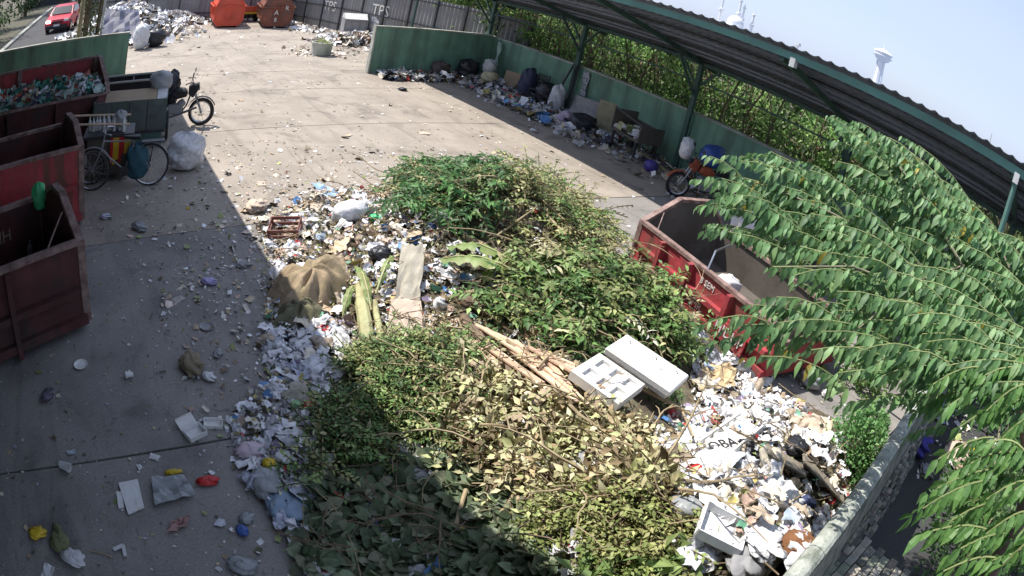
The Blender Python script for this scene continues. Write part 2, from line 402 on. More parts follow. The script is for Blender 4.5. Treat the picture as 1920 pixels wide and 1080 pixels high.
# ================================================================== GREEN PERIMETER WALLS
def wall_run(name, p0, p1, h, t, label, cap=True, mat_=M_GREEN):
    p0 = Vector(p0); p1 = Vector(p1); d = (p1 - p0); L = d.length; rz = math.atan2(d.y, d.x)
    o = empty(name, (p0.x, p0.y, 0), rz, label, 'wall')
    b = MB(); b.box((L / 2, 0, h / 2), (L, t, h)); b.build('render_panel', mat_, o)
    if cap:
        c = MB(); n = max(2, int(L / 1.2))
        for i in range(n):
            c.box(((i + .5) * L / n, 0, h + .022), (L / n - .008, t + .03, .045), Matrix.Rotation(random.uniform(-.004, .004), 3, 'Y'))
        c.build('coping', M_CAPW, o)
    return o
wall_run('green_wall', (-9, 18.7, 0), (1.1, 18.7, 0), 1.55, .14, 'green wall left of the gateway, behind the red bin full of rubbish')
o = wall_run('green_wall', (9.2, 18.7, 0), (13.62, 18.7, 0), 1.55, .14, 'short green wall right of the gateway with pale end face')
b = MB(); b.box((-.025, 0, .8), (.05, .19, 1.6)); b.build('end_post', M_CAPW, o)
wl = wall_run('green_wall', (13.8, 19.0, 0), (13.8, -3.5, 0), 1.5, .16, 'long green wall under the sheltered roof on the right')
wn = MB()
for y in (14.3, 9.95, 5.4): wn.box((19.0 - y, -.11, .74), (.22, .08, 1.48))
wn.build('pilaster', M_GREEN, wl)

# ================================================================== SHELTER ROOF ON THE RIGHT
ro = empty('shelter_roof', (9.5, 0, 0), 0, 'long lean-to shelter with dark metal tile sheets and green eave beam on posts', 'shelter')
ZE, ZI, XI = 3.98, 2.74, 14.6 - 9.5
def zr(x): return ZE + (ZI - ZE) * x / XI
def roof_panel(y0, y1):
    nx, ny = 56, 12; V = []; F = []
    for i in range(nx + 1):
        x = -.12 + (XI + .12) * i / nx
        st = ((x / .36) % 1.0); zz = zr(x) + .028 * (1 - st)
        for j in range(ny + 1):
            y = y0 + (y1 - y0) * j / ny
            V.append((x, y, zz + .022 * math.cos(2 * math.pi * y / .245)))
    for i in range(nx):
        for j in range(ny):
            a = i * (ny + 1) + j; F.append((a, a + ny + 1, a + ny + 2, a + 1))
    b = MB(); b.add(V, F); return b.build('roof_sheet', M_SHEET, ro, smooth=False)
y = -3.92
while y < 19.3:
    roof_panel(y, y + .98 + .005); y += .98
b = MB(); b.box((0, 7.7, 3.86), (.06, 23.2, .13)); b.build('eave_beam', M_FASC, ro)
for k in range(1, 12):
    x = k * .43
    b = MB(); b.box((x, 7.7, zr(x) - .055), (.05, 23.2, .05)); b.build('purlin', M_SHEET if k % 3 else M_DARKM, ro)
for py_ in (18.9, 14.3, 9.95, 5.4, .9):
    b = MB(); b.box((4.12, py_, 1.45), (.13, .13, 2.9)); b.build('post', M_POST, ro)
    b = MB(); b.beam((.03, py_, 3.78), (XI - .1, py_, 2.66), .08, .12); b.build('rafter', M_POST, ro)
    b = MB(); b.beam((4.1, py_, 1.95), (3.1, py_, 3.0), .06); b.build('brace', M_POST, ro)
    b = MB(); b.beam((4.12, py_, 2.2), (4.12, py_ - .6, 2.8), .055); b.build('brace', M_POST, ro)
    b = MB(); b.beam((4.12, py_, 2.2), (4.12, py_ + .6, 2.8), .055); b.build('brace', M_POST, ro)
b = MB(); b.box((4.12, 7.7, 2.84), (.08, 23, .1)); b.build('wall_plate', M_POST, ro)
b = MB(); b.box((4.12, 7.7, 2.35), (.04, 23, .04)); b.build('tie_rail', M_POST, ro)
for yb in (5.14, .83):
    b = MB(); b.box((-.02, yb, 3.76), (.12, .10, .16)); b.build('gutter_bracket', M_WHITE, ro)
b = MB(); b.tube([(.02, .83, 3.7), (.05, .83, 0)], .05, 8); b.build('post', M_FASC, ro)

# left shelter (behind and over the camera; only its shade shows)
lo = empty('left_shelter', (0, 0, 0), 0, 'lean-to roof over the left side of the yard shading the bins', 'shelter')
b = MB()
b.add([(1.29, -3, 4.30), (-7, -3, 3.6), (-7, 19.3, 3.6), (1.29, 19.3, 4.30), (1.29, -3, 4.33), (-7, -3, 3.63), (-7, 19.3, 3.63), (1.29, 19.3, 4.33)],
      [(0, 1, 2, 3), (7, 6, 5, 4), (0, 4, 5, 1), (3, 2, 6, 7), (0, 3, 7, 4), (1, 5, 6, 2)])
b.build('roof_sheet', M_SHEET, lo)
b = MB(); b.box((-6.8, 8, 1.8), (.15, 22, 3.6)); b.build('shade_wall', M_GREEN, lo)  # unseen wall added to block sky from the left and deepen the shade
for yy in (-2.8, 18.2):
    b = MB(); b.box((-6.5, yy, 1.8), (.13, .13, 3.6)); b.build('post', M_POST, lo)

# ================================================================== FAR METAL FENCE
def fence(p0, p1, h, label, n, seed):
    p0 = Vector(p0); p1 = Vector(p1); d = p1 - p0; L = d.length; o = empty('metal_fence', p0, math.atan2(d.y, d.x), label, 'fence')
    w_ = L / n
    for i in range(n):
        b = MB(); k = 14; V = []; F = []
        for j in range(k + 1):
            x = i * w_ + .03 + (w_ - .06) * j / k; yy = .03 if (j % 2) else -.03
            V += [(x, yy, .12), (x, yy, h)]
        for j in range(k): F.append((2 * j, 2 * j + 2, 2 * j + 3, 2 * j + 1))
        b.add(V, F); b.build('corrugated_panel', M_FENCE, o)
    for i in range(n + 1):
        b = MB(); b.box((i * w_, -.07, h / 2), (.07, .07, h + .1)); b.build('post', M_DARKM, o)
    for z in (.45, h * .52, h - .12):
        b = MB(); b.box((L / 2, -.055, z), (L, .04, .05)); b.build('rail', M_DARKM, o)
    return o
f1 = fence((10.9, 32.9, 0), (14.6, 17.8, 0), 2.35, 'grey corrugated metal fence with white TPS lettering beyond the short green wall', 10, 1)
f2 = fence((-1.0, 37.6, 0), (10.8, 33.1, 0), 2.6, 'grey corrugated metal fence running behind the orange skips', 6, 2)

def text(s, size, m, parent, loc, rot, ext=.004, name='lettering', align='CENTER'):
    cu = bpy.data.curves.new(name, 'FONT'); cu.body = s; cu.size = size; cu.extrude = ext; cu.align_x = align; cu.align_y = 'CENTER'
    cu.resolution_u = 2
    t = bpy.data.objects.new('tmp', cu); COL.objects.link(t)
    me = bpy.data.meshes.new_from_object(t.evaluated_get(bpy.context.evaluated_depsgraph_get())); bpy.data.objects.remove(t)
    me.materials.clear(); me.materials.append(m)
    o = bpy.data.objects.new(name, me); COL.objects.link(o); o.parent = parent; o.location = loc; o.rotation_euler = rot
    return o
# TPS on the fence
d = Vector((14.6 - 10.9, 17.8 - 32.9)); Lf = d.length
def fence_x(px, py):
    """local x on fence f1 where a sight line crosses it"""
    n = Vector((-d.y, d.x)); r = ray(px, py); t = (n.x * 10.9 + n.y * 32.9) / (n.x * r[0] + n.y * r[1])
    p = CO + r * t; return (Vector((p[0] - 10.9, p[1] - 32.9)).dot(d) / Lf, p[2])
fx, fz = fence_x(715, 21)
text('TPS', .75, M_PAINTW, f1, (fx, -.05, fz), (R_(90), 0, 0))
fx, fz = fence_x(620, 12)
text('TPS', .7, M_PAINTW, f1, (fx, -.05, min(fz, 1.9)), (R_(90), 0, 0))

# ================================================================== STEEL BINS
def lift_bin(p0, yaw, L, W, hs, prof, label, rim, paint, inner, ribs, rail_z=.42, near_h=None, cat_='bin', far_side=None):
    """open steel bin. local x runs along the near long side from the end plate, y across it, z up.
    prof: outline of the end plate (y, z)"""
    o = empty('steel_bin', p0, yaw, label, cat_)
    t = .03; sg = 1 if W > 0 else -1
    b = MB(); b.box((L / 2, 0, .12 + (hs - .12) / 2), (L, t, hs - .12)); sd_ = b.build('side_panel', paint, o)
    fh = far_side or hs
    b = MB(); b.box((L / 2, W, .12 + (fh - .12) / 2), (L, t, fh - .12)); b.build('side_panel', inner, o)
    b = MB(); b.box((L / 2, W / 2, .14), (L, W, .04)); b.build('floor_plate', inner, o)
    b = MB(); b.prism([(0, y, z) for y, z in prof], (-t / 2, 0, 0), (t / 2, 0, 0)); b.build('end_plate', inner, o)
    b = MB()
    pts = [(y, z) for y, z in prof[:]]
    for i in range(len(pts)):
        a, c = pts[i], pts[(i + 1) % len(pts)]
        b.beam((-.02, a[0], a[1]), (-.02, c[0], c[1]), .05, .10, up=(1, 0, 0))
    b.build('end_frame', rim, o)
    nh = near_h or hs * .8
    b = MB(); b.box((L, W / 2, .12 + (nh - .12) / 2), (.03, W, nh - .12)); b.build('tail_gate', paint, o)
    b = MB(); b.box((L / 2, 0, hs + .01), (L, .09, .05)); b.build('top_rail', rim, o)
    b = MB(); b.box((L / 2, W, fh + .01), (L, .09, .05)); b.build('top_rail', rim, o)
    b = MB(); b.box((L + .02, W / 2, nh + .01), (.06, W, .06)); b.build('top_rail', rim, o)
    for rx in ribs:
        b = MB(); b.box((rx, -.075 * sg, hs / 2 + .02), (.07, .12, hs - .06)); b.build('rib', paint, o)
        b = MB(); b.box((rx, W + .075 * sg, hs / 2 + .02), (.07, .12, hs - .06)); b.build('rib', paint, o)
    xs = [.03] + list(ribs) + [L - .02]
    for a, c in zip(xs[:-1], xs[1:]):
        b = MB(); b.box(((a + c) / 2, -.065 * sg, rail_z), (c - a - .08, .09, .07)); b.build('side_rail', paint, o)
    b = MB(); b.box((L / 2, -.05 * sg, .15), (L, .08, .10)); b.build('sill_beam', paint, o)
    b = MB(); b.box((L / 2, .15 * sg, .06), (L - .1, .1, .12)); b.build('skid', M_DARKM, o)
    b = MB(); b.box((L / 2, W - .15 * sg, .06), (L - .1, .1, .12)); b.build('skid', M_DARKM, o)
    return o
# --- right bin, lit by the sun
yawR = math.atan2(-.98, -.19)
PR = [(0, .1), (0, .74), (.62, 1.13), (1.28, 1.13), (1.62, .80), (1.62, .1)]
binR = lift_bin((7.45, 5.72, 0), yawR, 3.02, 1.62, .74, PR, 'red open steel bin with white lettering, right of the heap', M_RIM, M_RED, M_STEELD, (.62, 1.25, 2.1, 2.55))
for rx in (.62, 1.25):
    if 1:
        b = MB(); b.add([(rx - .04, -.02, .70), (rx - .30, -.02, .70), (rx - .04, -.02, .40), (rx - .04, -.035, .70), (rx - .30, -.035, .70), (rx - .04, -.035, .40)], [(0, 1, 2), (5, 4, 3), (0, 3, 4, 1), (1, 4, 5, 2), (2, 5, 3, 0)])
        b.build('gusset', M_RED, binR)
text('SYV8', .15, M_STRING, binR, (.95, -.022, .25), (R_(90), 0, 0))
text('8 SEM', .12, M_PAINTW, binR, (1.60, -.022, .60), (R_(90), 0, 0))
text('SMR', .15, M_PAINTW, binR, (1.50, -.022, .26), (R_(90), 0, 0))
text('HIDUP', .19, M_PAINTW, binR, (2.34, -.14, .30), (R_(90), 0, 0))
b = MB(); b.box((2.33, -.125, .29), (.62, .02, .24)); b.build('name_plate', M_RED, binR)
b = MB(); b.tube([(1.5, .0, .76), (1.42, .12, 1.0), (1.36, .45, 1.06)], .016, 6); b.build('lifting_hook', M_CHROME, binR)
b = MB(); b.tube([(.32, .02, .76), (.05, .30, .93)], .01, 5); b.build('stay_rod', M_RIM, binR)
b = MB(); b.beam((2.95, .2, .62), (3.0, 1.0, .78), .04, .3); b.build('flap', M_RIM, binR)

# --- left bins in the shade
yawL = math.atan2(-.36, -.93)
PL = [(0, .1), (0, 1.0), (-.62, 1.33), (-.95, 1.33), (-1.6, 1.0), (-1.6, .1)]
def lift_bin_left(p0, yaw, L, W, hs, prof, *a, **k):
    return lift_bin(p0, yaw, L, W, hs, prof, *a, **k)
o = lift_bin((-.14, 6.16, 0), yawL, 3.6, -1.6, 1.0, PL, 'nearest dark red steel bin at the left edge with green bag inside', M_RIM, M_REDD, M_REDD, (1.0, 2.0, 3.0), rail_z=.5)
text('HIDUP', .22, M_STRING, o, (.85, -1.575, .66), (R_(90), 0, R_(0)))
b = MB(); b.tube([(.42, -.02, 1.02), (.06, -.42, 1.2)], .012, 5); b.build('stay_rod', M_RIM, o)
binB = o
PC = [(0, .1), (0, 1.16), (-.5, 1.42), (-1.1, 1.42), (-1.5, 1.16), (-1.5, .1)]
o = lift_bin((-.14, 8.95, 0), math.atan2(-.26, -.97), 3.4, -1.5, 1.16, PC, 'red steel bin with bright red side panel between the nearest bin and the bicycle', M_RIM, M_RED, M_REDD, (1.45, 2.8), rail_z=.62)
binC = o
# bin full of rubbish
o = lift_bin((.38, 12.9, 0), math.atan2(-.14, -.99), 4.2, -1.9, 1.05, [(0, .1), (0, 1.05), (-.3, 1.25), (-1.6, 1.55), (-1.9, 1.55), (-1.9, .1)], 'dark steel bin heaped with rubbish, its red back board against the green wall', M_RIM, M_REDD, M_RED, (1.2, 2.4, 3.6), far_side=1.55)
for x in (.02, 2.1):
    b = MB(); b.box((x + .05, -1.84, .85), (.12, .09, 1.45)); b.build('stake', M_RIM, o)
binA = o
def rubbish_in(o, x0, x1, y0, y1, z, n, name='bagged rubbish filling the dark bin below the red board'):
    M = np.array(Matrix.Translation(o.location) @ Matrix.Rotation(o.rotation_euler.z, 4, 'Z'))
    P = np.stack([RNG.uniform(x0, x1, n), RNG.uniform(y0, y1, n), np.zeros(n)], 1)
    P[:, 2] = z + .16 * np.cos((P[:, 1] - (y0 + y1) / 2) * 1.6) + RNG.uniform(-.05, .05, n)
    Pw = P @ M[:3, :3].T + M[:3, 3]
    parts = []
    cols = [(.5, .52, .55), (.6, .62, .62), (.05, .22, .17), (.06, .3, .2), (.3, .4, .36), (.4, .12, .08), (.08, .1, .15), (.35, .3, .2), (.12, .35, .3)]
    for k in range(6):
        m = np.arange(n) % 6 == k; c = m.sum()
        parts.append(inst(*CR_T[k], Pw[m], rots(c, .8), RNG.uniform(.1, .3, c), pick(cols, c)))
    V, F, C = cat(parts)
    t = npmesh('bin_rubbish', V, F, M_TRASH, C, kind='stuff'); tag(t, name, 'rubbish'); return t
rubbish_in(binA, .1, 4.1, -1.75, -.1, 1.02, 900)

# --- far orange skips with sloping lids
def far_skip(p, yaw, Wd, H, Ln, paint, label, mark=False):
    o = empty('covered_skip', p, yaw, label, 'skip', 'covered skips at the far fence')
    a = [(-.38 * Wd, .12), (.38 * Wd, .12), (.5 * Wd, .35), (.5 * Wd, .60 * H), (.30 * Wd, H), (-.30 * Wd, H), (-.5 * Wd, .60 * H), (-.5 * Wd, .35)]
    b = MB(); b.prism([(x, 0, z) for x, z in a], (0, 0, 0), (0, Ln, 0)); b.build('body', paint, o)
    b = MB()
    for i in range(8):
        q, s = a[i], a[(i + 1) % 8]; b.beam((q[0], -.02, q[1]), (s[0], -.02, s[1]), .06, .07, up=(0, 1, 0))
    b.build('end_frame', paint, o)
    for s_ in (-1, 1):
        for k in range(5):
            b = MB(); b.box((s_ * (.5 * Wd + .04), .2 + k * (Ln - .4) / 4, .62 * H / 1.2), (.08, .08, .55)); b.build('rib', paint, o)
        b = MB(); b.box((s_ * (.5 * Wd + .07), Ln / 2, .62 * H), (.10, Ln, .07)); b.build('side_rail', paint, o)
    for s_ in (-1, 1):
        for k in range(3):
            b = MB(); b.box((s_ * .4 * Wd, .45 + k * .7, H * .83), (.05, .62, .05), Matrix.Rotation(s_ * .9, 3, 'Y')); b.build('lid_rib', paint, o)
    b = MB(); b.box((0, -.05, .62 * H), (Wd * .95, .05, .05)); b.box((-.16, -.06, .85), (.04, .04, .7)); b.box((.16, -.06, .85), (.04, .04, .7)); b.box((0, -.06, 1.15), (.4, .04, .04)); b.box((0, -.06, .5), (.5, .04, .04)); b.build('door_bar', paint, o)
    for sx in (-.3, .3):
        for yy in (.15, Ln - .15):
            b = MB(); b.lathe([(.07, -.04), (.07, .04)], 8, (sx * Wd, yy, .07), Matrix.Rotation(R_(90), 3, 'Y')); b.build('roller', M_DARKM, o)
    if mark:
        text('A', .34, M_PAINTW, o, (-.05, -.09, .78), (R_(90), 0, 0)); text('R', .3, M_PAINTW, o, (.45, -.09, 1.02), (R_(90), 0, 0)); text('8', .3, M_PAINTW, o, (-.05, -.09, .42), (R_(90), 0, 0))
    return o
far_skip((7.0, 30.9, 0), R_(-6), 1.5, 1.75, 2.6, M_ORANGE, 'bright orange covered skip with sloping lid at the far fence')
far_skip((9.35, 30.2, 0), R_(-10), 1.55, 1.7, 2.6, M_BROWNP, 'rusty brown covered skip marked with white letters at the far fence', True)
# low orange and yellow trailer between them
o = empty('flatbed_trailer', (8.55, 34.2, 0), 0, 'low red and yellow trailer parked between the two far skips', 'trailer')
b = MB(); b.box((0, 0, .5), (1.5, 2.2, .12)); b.box((0, -1.1, .72), (1.5, .06, .3)); b.build('bed', M_ORANGE, o)
b = MB(); b.box((0, -1.15, .5), (1.5, .04, .1)); b.build('stripe', M_YEL, o)
for s_ in (-.6, .6):
    b = MB(); b.lathe([(.3, -.1), (.3, .1)], 14, (s_, -.7, .3), Matrix.Rotation(R_(90), 3, 'Y')); b.build('wheel', M_BLACK, o)
# grey square bins near the fence
def grey_bin(p, yaw, w_, d_, h, label):
    o = empty('grey_bin', p, yaw, label, 'bin')
    b = MB(); b.box((0, 0, h / 2 + .1), (w_, d_, h)); b.build('body', M_GREY, o)
    b = MB()
    for i in range(4):
        b.box((-w_ / 2 + w_ * i / 3, -d_ / 2 - .03, h / 2 + .1), (.05, .05, h))
    for z in (.15, h * .5, h + .07): b.box((0, -d_ / 2 - .03, z), (w_, .05, .05))
    b.build('frame', M_FENCE, o)
    b = MB(); b.prism([(0, -d_ / 2, h + .1), (0, d_ / 2, h + .1), (0, d_ / 2 - .1, h + .3), (0, -.1, h + .34)], (-w_ / 2, 0, 0), (w_ / 2, 0, 0)); b.build('lid', M_WHITE, o)
    return o
grey_bin((11.95, 26.6, 0), R_(-12), 1.0, .9, .85, 'pale grey metal rubbish bin left of the pair beside the fence')
grey_bin((12.95, 26.0, 0), R_(8), .75, .8, .8, 'smaller dark grey metal bin right of the pair beside the fence')

# planter drum with plants
o = empty('planter_drum', at(601, 103), 0, 'pale round concrete planter standing alone in the yard, rubbish piled in it', 'planter')
b = MB(); b.lathe([(.36, 0), (.38, .05), (.385, .42), (.42, .44), (.42, .5), (.36, .5), (.34, .42), (.0, .42)], 24, close=False); b.build('drum', M_CAPW, o, smooth=False)
n = 60; T = np.stack([RNG.normal(0, .16, n), RNG.normal(0, .16, n), RNG.uniform(.42, .62, n)], 1)
V, F, C = inst(LEAF_V, LEAF_F, T, rots(n, .7), RNG.uniform(.1, .2, n), pick(LEAFO + [(.5, .5, .48)], n)); npmesh('filling', V, F, M_LEAF, C, o)

# ================================================================== WHEELED THINGS
def wheel(parent, c, R, r, axis, spokes=18, rimm=M_CHROME, name='wheel', hubw=.04):
    t = MB(); t.torus(R, r, 28, 6, c, axis); w_ = t.build(name, M_BLACK, parent, smooth=True)
    q = MB(); q.torus(R - r * 1.0, r * .55, 28, 5, c, axis); q.build('rim', rimm, w_)
    s = MB(); C_ = Vector(c)
    for i in range(spokes):
        a = 2 * math.pi * i / spokes; v = axis @ Vector((math.cos(a), math.sin(a), 0))
        s.beam(C_ + axis @ Vector((0, 0, hubw * (1 if i % 2 else -1))), C_ + v * (R - r), .005)
    s.lathe([(.03, -hubw), (.03, hubw)], 10, c, axis); s.build('spokes', rimm, w_)
    return w_
AXY = Matrix.Rotation(R_(90), 3, 'X')      # wheel in the local xz plane
def bicycle(p, yaw, label):
    o = empty('bicycle', p, yaw, label, 'bicycle')
    R, r = .34, .018
    wheel(o, (0, 0, R + r), R, r, AXY); wheel(o, (1.1, 0, R + r), R, r, AXY)
    bb = (.47, 0, .30); seat = (.30, 0, .78); head = (.88, 0, .82); hb = (.92, 0, .66)
    b = MB()
    for a, c in ((bb, seat), (seat, head), (bb, hb), (head, hb)): b.tube([a, c], .015, 6)
    for s_ in (-.05, .05): b.tube([(0, s_, R), (bb[0], s_ * .4, bb[2])], .009, 5); b.tube([(0, s_, R), (seat[0], s_ * .3, seat[2] - .08)], .008, 5)
    b.build('frame', M_GREY, o)
    b = MB()
    for s_ in (-.05, .05): b.tube([(1.1, s_, R), (.93, s_, .68)], .01, 5)
    b.tube([(.93, 0, .66), (.86, 0, .96)], .013, 6); b.build('fork', M_GREY, o)
    b = MB(); b.tube([(.72, -.28, .98), (.84, -.24, 1.0), (.86, 0, .97), (.84, .24, 1.0), (.72, .28, .98)], .012, 6); b.build('handlebar', M_CHROME, o)
    b = MB(); b.prism([(-.1 + .30, -.09, .82), (.2 + .30, -.02, .83), (.2 + .30, .02, .83), (-.1 + .30, .09, .82)], (0, 0, 0), (0, 0, .05)); b.build('saddle', M_BLACK, o)
    b = MB(); b.lathe([(.09, -.006), (.09, .006)], 16, (.47, .05, .30), AXY); b.tube([(.47, .07, .30), (.56, .07, .16), (.56, .13, .16)], .01, 5); b.tube([(.47, -.07, .30), (.38, -.07, .44), (.38, -.13, .44)], .01, 5); b.build('crank', M_DARKM, o)
    for cx_, a0, a1 in ((0, -10, 170), (1.1, 20, 165)):
        b = MB()
        pts = [(cx_ + (R + .04) * math.cos(R_(a)), 0, R + .018 + (R + .04) * math.sin(R_(a))) for a in np.linspace(a0, a1, 12)]
        for q in range(11): b.beam(pts[q], pts[q + 1], .05, .006)
        b.build('mudguard', M_GREY, o)
    b = MB(); b.box((-.05, 0, .76), (.42, .14, .015)); b.tube([(-.05, .05, .75), (0, .05, .36)], .006, 4); b.tube([(-.05, -.05, .75), (0, -.05, .36)], .006, 4); b.build('carrier', M_DARKM, o)
    return o
pb = at(278, 350)
bicycle(Vector((pb.x + .02, pb.y + .05, 0)), R_(174), 'old roadster bicycle with large mudguards parked behind the red bins')

def motorcycle(p, yaw, label, tankm, R=.27, skip_rear=False):
    """local +x is forward, origin under the front axle"""
    o = empty('motorcycle', p, yaw, label, 'motorcycle')
    wheel(o, (0, 0, R + .03), R, .038, AXY, 10, M_CHROME, 'front_wheel')
    if not skip_rear: wheel(o, (-1.24, 0, R + .03), R, .045, AXY, 10, M_CHROME, 'rear_wheel')
    b = MB()
    for s_ in (-.07, .07): b.tube([(0, s_, .3), (-.16, s_, .66), (-.25, s_, .9)], .02, 6)
    b.build('front_fork', M_CHROME, o)
    b = MB()
    pts = [((R + .07) * math.cos(R_(a)), 0, R + .03 + (R + .07) * math.sin(R_(a))) for a in np.linspace(25, 160, 9)]
    for q in range(8): b.beam(pts[q], pts[q + 1], .11, .01)
    b.build('front_mudguard', tankm, o)
    b = MB(); b.tube([(-.40, -.36, .98), (-.30, -.28, 1.0), (-.25, 0, .94), (-.30, .28, 1.0), (-.40, .36, .98)], .014, 6); b.build('handlebar', M_DARKM, o)
    for s_ in (-1, 1):
        b = MB(); b.tube([(-.28, s_ * .24, 1.0), (-.26, s_ * .30, 1.15)], .005, 4); b.box((-.25, s_ * .31, 1.18), (.02, .11, .07)); b.build('mirror', M_DARKM, o)
    b = MB(); b.lathe([(.03, -.09), (.085, -.02), (.09, .05), (.0, .06)], 14, (-.14, 0, .86), Matrix.Rotation(R_(80), 3, 'Y'), close=False); b.build('headlamp', M_GLASS, o)
    b = MB(); b.prism([(-.22, -.09, .62), (-.1, -.09, .80), (-.22, -.09, .94), (-.34, -.09, .9), (-.34, -.09, .7)], (0, 0, 0), (0, .18, 0)); b.build('front_fairing', tankm, o, bevel=.02)
    b = MB(); b.prism([(-.34, -.13, .66), (-.40, -.13, .82), (-.62, -.13, .84), (-.78, -.13, .70), (-.62, -.13, .60)], (0, 0, 0), (0, .26, 0)); b.build('fuel_tank', tankm, o, bevel=.04)
    b = MB(); b.prism([(-.74, -.12, .70), (-.8, -.12, .78), (-1.35, -.12, .80), (-1.42, -.12, .74), (-1.2, -.12, .68)], (0, 0, 0), (0, .24, 0)); b.build('seat', M_BLACK, o, bevel=.03)
    b = MB(); b.tube([(-.25, 0, .82), (-.36, 0, .45), (-.5, 0, .26), (-.9, 0, .26), (-1.0, 0, .5), (-1.3, 0, .7)], .022, 6)
    for s_ in (-.08, .08): b.tube([(-.85, s_, .34), (-1.24, s_, .3)], .02, 5); b.tube([(-1.24, s_, .33), (-1.15, s_, .68)], .022, 6)
    b.build('frame', M_DARKM, o)
    b = MB(); b.box((-.62, 0, .38), (.34, .2, .2)); b.lathe([(.08, -.08), (.095, 0), (.08, .10)], 12, (-.5, 0, .48), Matrix.Rotation(R_(50), 3, 'Y')); b.build('engine', M_GREY, o, bevel=.015)
    b = MB(); b.tube([(-.46, .1, .44), (-.44, .13, .25), (-.8, .15, .24), (-1.3, .17, .32)], [.018, .02, .03, .035], 7); b.build('exhaust', M_CHROME, o)
    b = MB(); b.box((-1.46, 0, .68), (.03, .12, .05)); b.build('tail_lamp', M_REDP, o)
    return o
pm = at(376, 237)
motorcycle(Vector((pm.x - .0, pm.y + .12, 0)), R_(-14), 'black motorcycle with front wheel out in the sun, hitched to the wooden cart', M_BLACK, skip_rear=True)

# cargo cart with plank sides pulled by the motorcycle
o = empty('cargo_cart', (.95, 12.75, 0), R_(-8), 'grey plank-sided cargo cart with a brown board across its top', 'cart')
for i in range(4):
    b = MB(); b.box((-.60 + i * .40, -.42, .66), (.385, .03, .62)); b.build('plank', MATS.setdefault('cart_plank', mat('cart_plank', (.10, .125, .115), .8, var=.3, dirt=(.07, .06, .05))), o)
for s_ in (-.81, .81):
    b = MB(); b.box((s_, 0, .66), (.03, .86, .62)); b.build('side_board', M_POST, o)
b = MB(); b.box((0, .43, .66), (1.62, .03, .62)); b.build('back_board', M_POST, o)
b = MB(); b.box((0, 0, .33), (1.64, .9, .05)); b.build('floor_board', M_DARKM, o)
b = MB(); b.box((.0, -.1, 1.0), (1.15, .5, .025), Matrix.Rotation(R_(14), 3, 'X')); b.build('cover_board', M_CARD, o)
b = MB(); b.box((-.69, -.1, 1.0), (.2, .5, .025), Matrix.Rotation(R_(14), 3, 'X')); b.build('red_board', M_REDD, o)
b = MB(); b.box((.70, -.1, 1.0), (.22, .5, .025), Matrix.Rotation(R_(14), 3, 'X')); b.build('white_board', M_WHITE, o)
b = MB(); b.box((0, -.43, .17), (1.5, .03, .3)); b.build('apron', M_POST, o)
b = MB(); b.tube([(.8, .2, .4), (1.15, .35, .45), (1.5, .4, .55)], .025, 6); b.build('drawbar', M_DARKM, o)
wheel(o, (.86, .1, .30), .27, .035, Matrix.Rotation(R_(90), 3, 'Y'), 10); wheel(o, (-.86, .1, .30), .27, .035, Matrix.Rotation(R_(90), 3, 'Y'), 10)
# second cart behind
o = empty('cargo_cart', (1.15, 15.3, 0), R_(-5), 'low dark cargo cart with pale top rim standing behind the plank-sided cart', 'cart')
b = MB()
for s_ in (-.42, .42): b.box((0, s_, .62), (1.9, .03, .42))
for s_ in (-.95, 0, .95): b.box((s_, 0, .62), (.03, .84, .42))
b.box((0, 0, .4), (1.9, .84, .04)); b.build('box', M_BLACK, o)
b = MB()
for s_ in (-.42, .42): b.box((0, s_, .85), (1.96, .05, .04))
for s_ in (-.95, .95): b.box((s_, 0, .85), (.05, .84, .04))
b.build('rim_rail', M_CAPW, o)
wheel(o, (-.6, -.5, .3), .27, .03, AXY, 10); wheel(o, (-.6, .5, .3), .27, .03, AXY, 10)

# handcart with baskets hanging rags, between bicycle and bin C
o = empty('handcart', (.42, 10.9, 0), R_(-6), 'small vendor handcart stacked with bottles and rags behind the bicycle', 'handcart')
b = MB(); b.box((0, 0, .45), (.85, .55, .62)); b.build('box', M_STEELD, o)
b = MB(); b.box((0, 0, .80), (1.0, .66, .05)); b.build('tray', M_DARKM, o)
b = MB(); b.tube([(-.9, -.2, 1.05), (.4, -.2, .95)], .02, 6); b.tube([(-.9, .2, 1.1), (.4, .25, 1.0)], .02, 6); b.build('push_bar', M_WOOD, o)
for k in range(7):
    b = MB(); x = .05 + k * .055; L_ = random.uniform(.25, .55)
    b.add([(x, -.35, .78), (x + .06, -.36, .78), (x + .05, -.37, .78 - L_), (x - .01, -.345, .76 - L_), (x, -.37, .78), (x + .06, -.38, .78), (x + .05, -.39, .78 - L_), (x - .01, -.365, .76 - L_)],
          [(0, 1, 2, 3), (7, 6, 5, 4), (0, 4, 5, 1), (1, 5, 6, 2), (2, 6, 7, 3), (3, 7, 4, 0)])
    b.build('rag', [M_REDP, M_YEL, M_YEL, M_REDP][k % 4], o)
b = MB()
for k in range(16): b.lathe([(.035, 0), (.035, .15), (.012, .2), (.012, .24)], 7, (random.uniform(-.45, .3), random.uniform(-.25, .25), .83))
b.build('bottles', M_WHITE, o, kind='stuff')
wheel(o, (-.35, -.34, .3), .28, .02, AXY, 12); wheel(o, (-.35, .34, .3), .28, .02, AXY, 12)

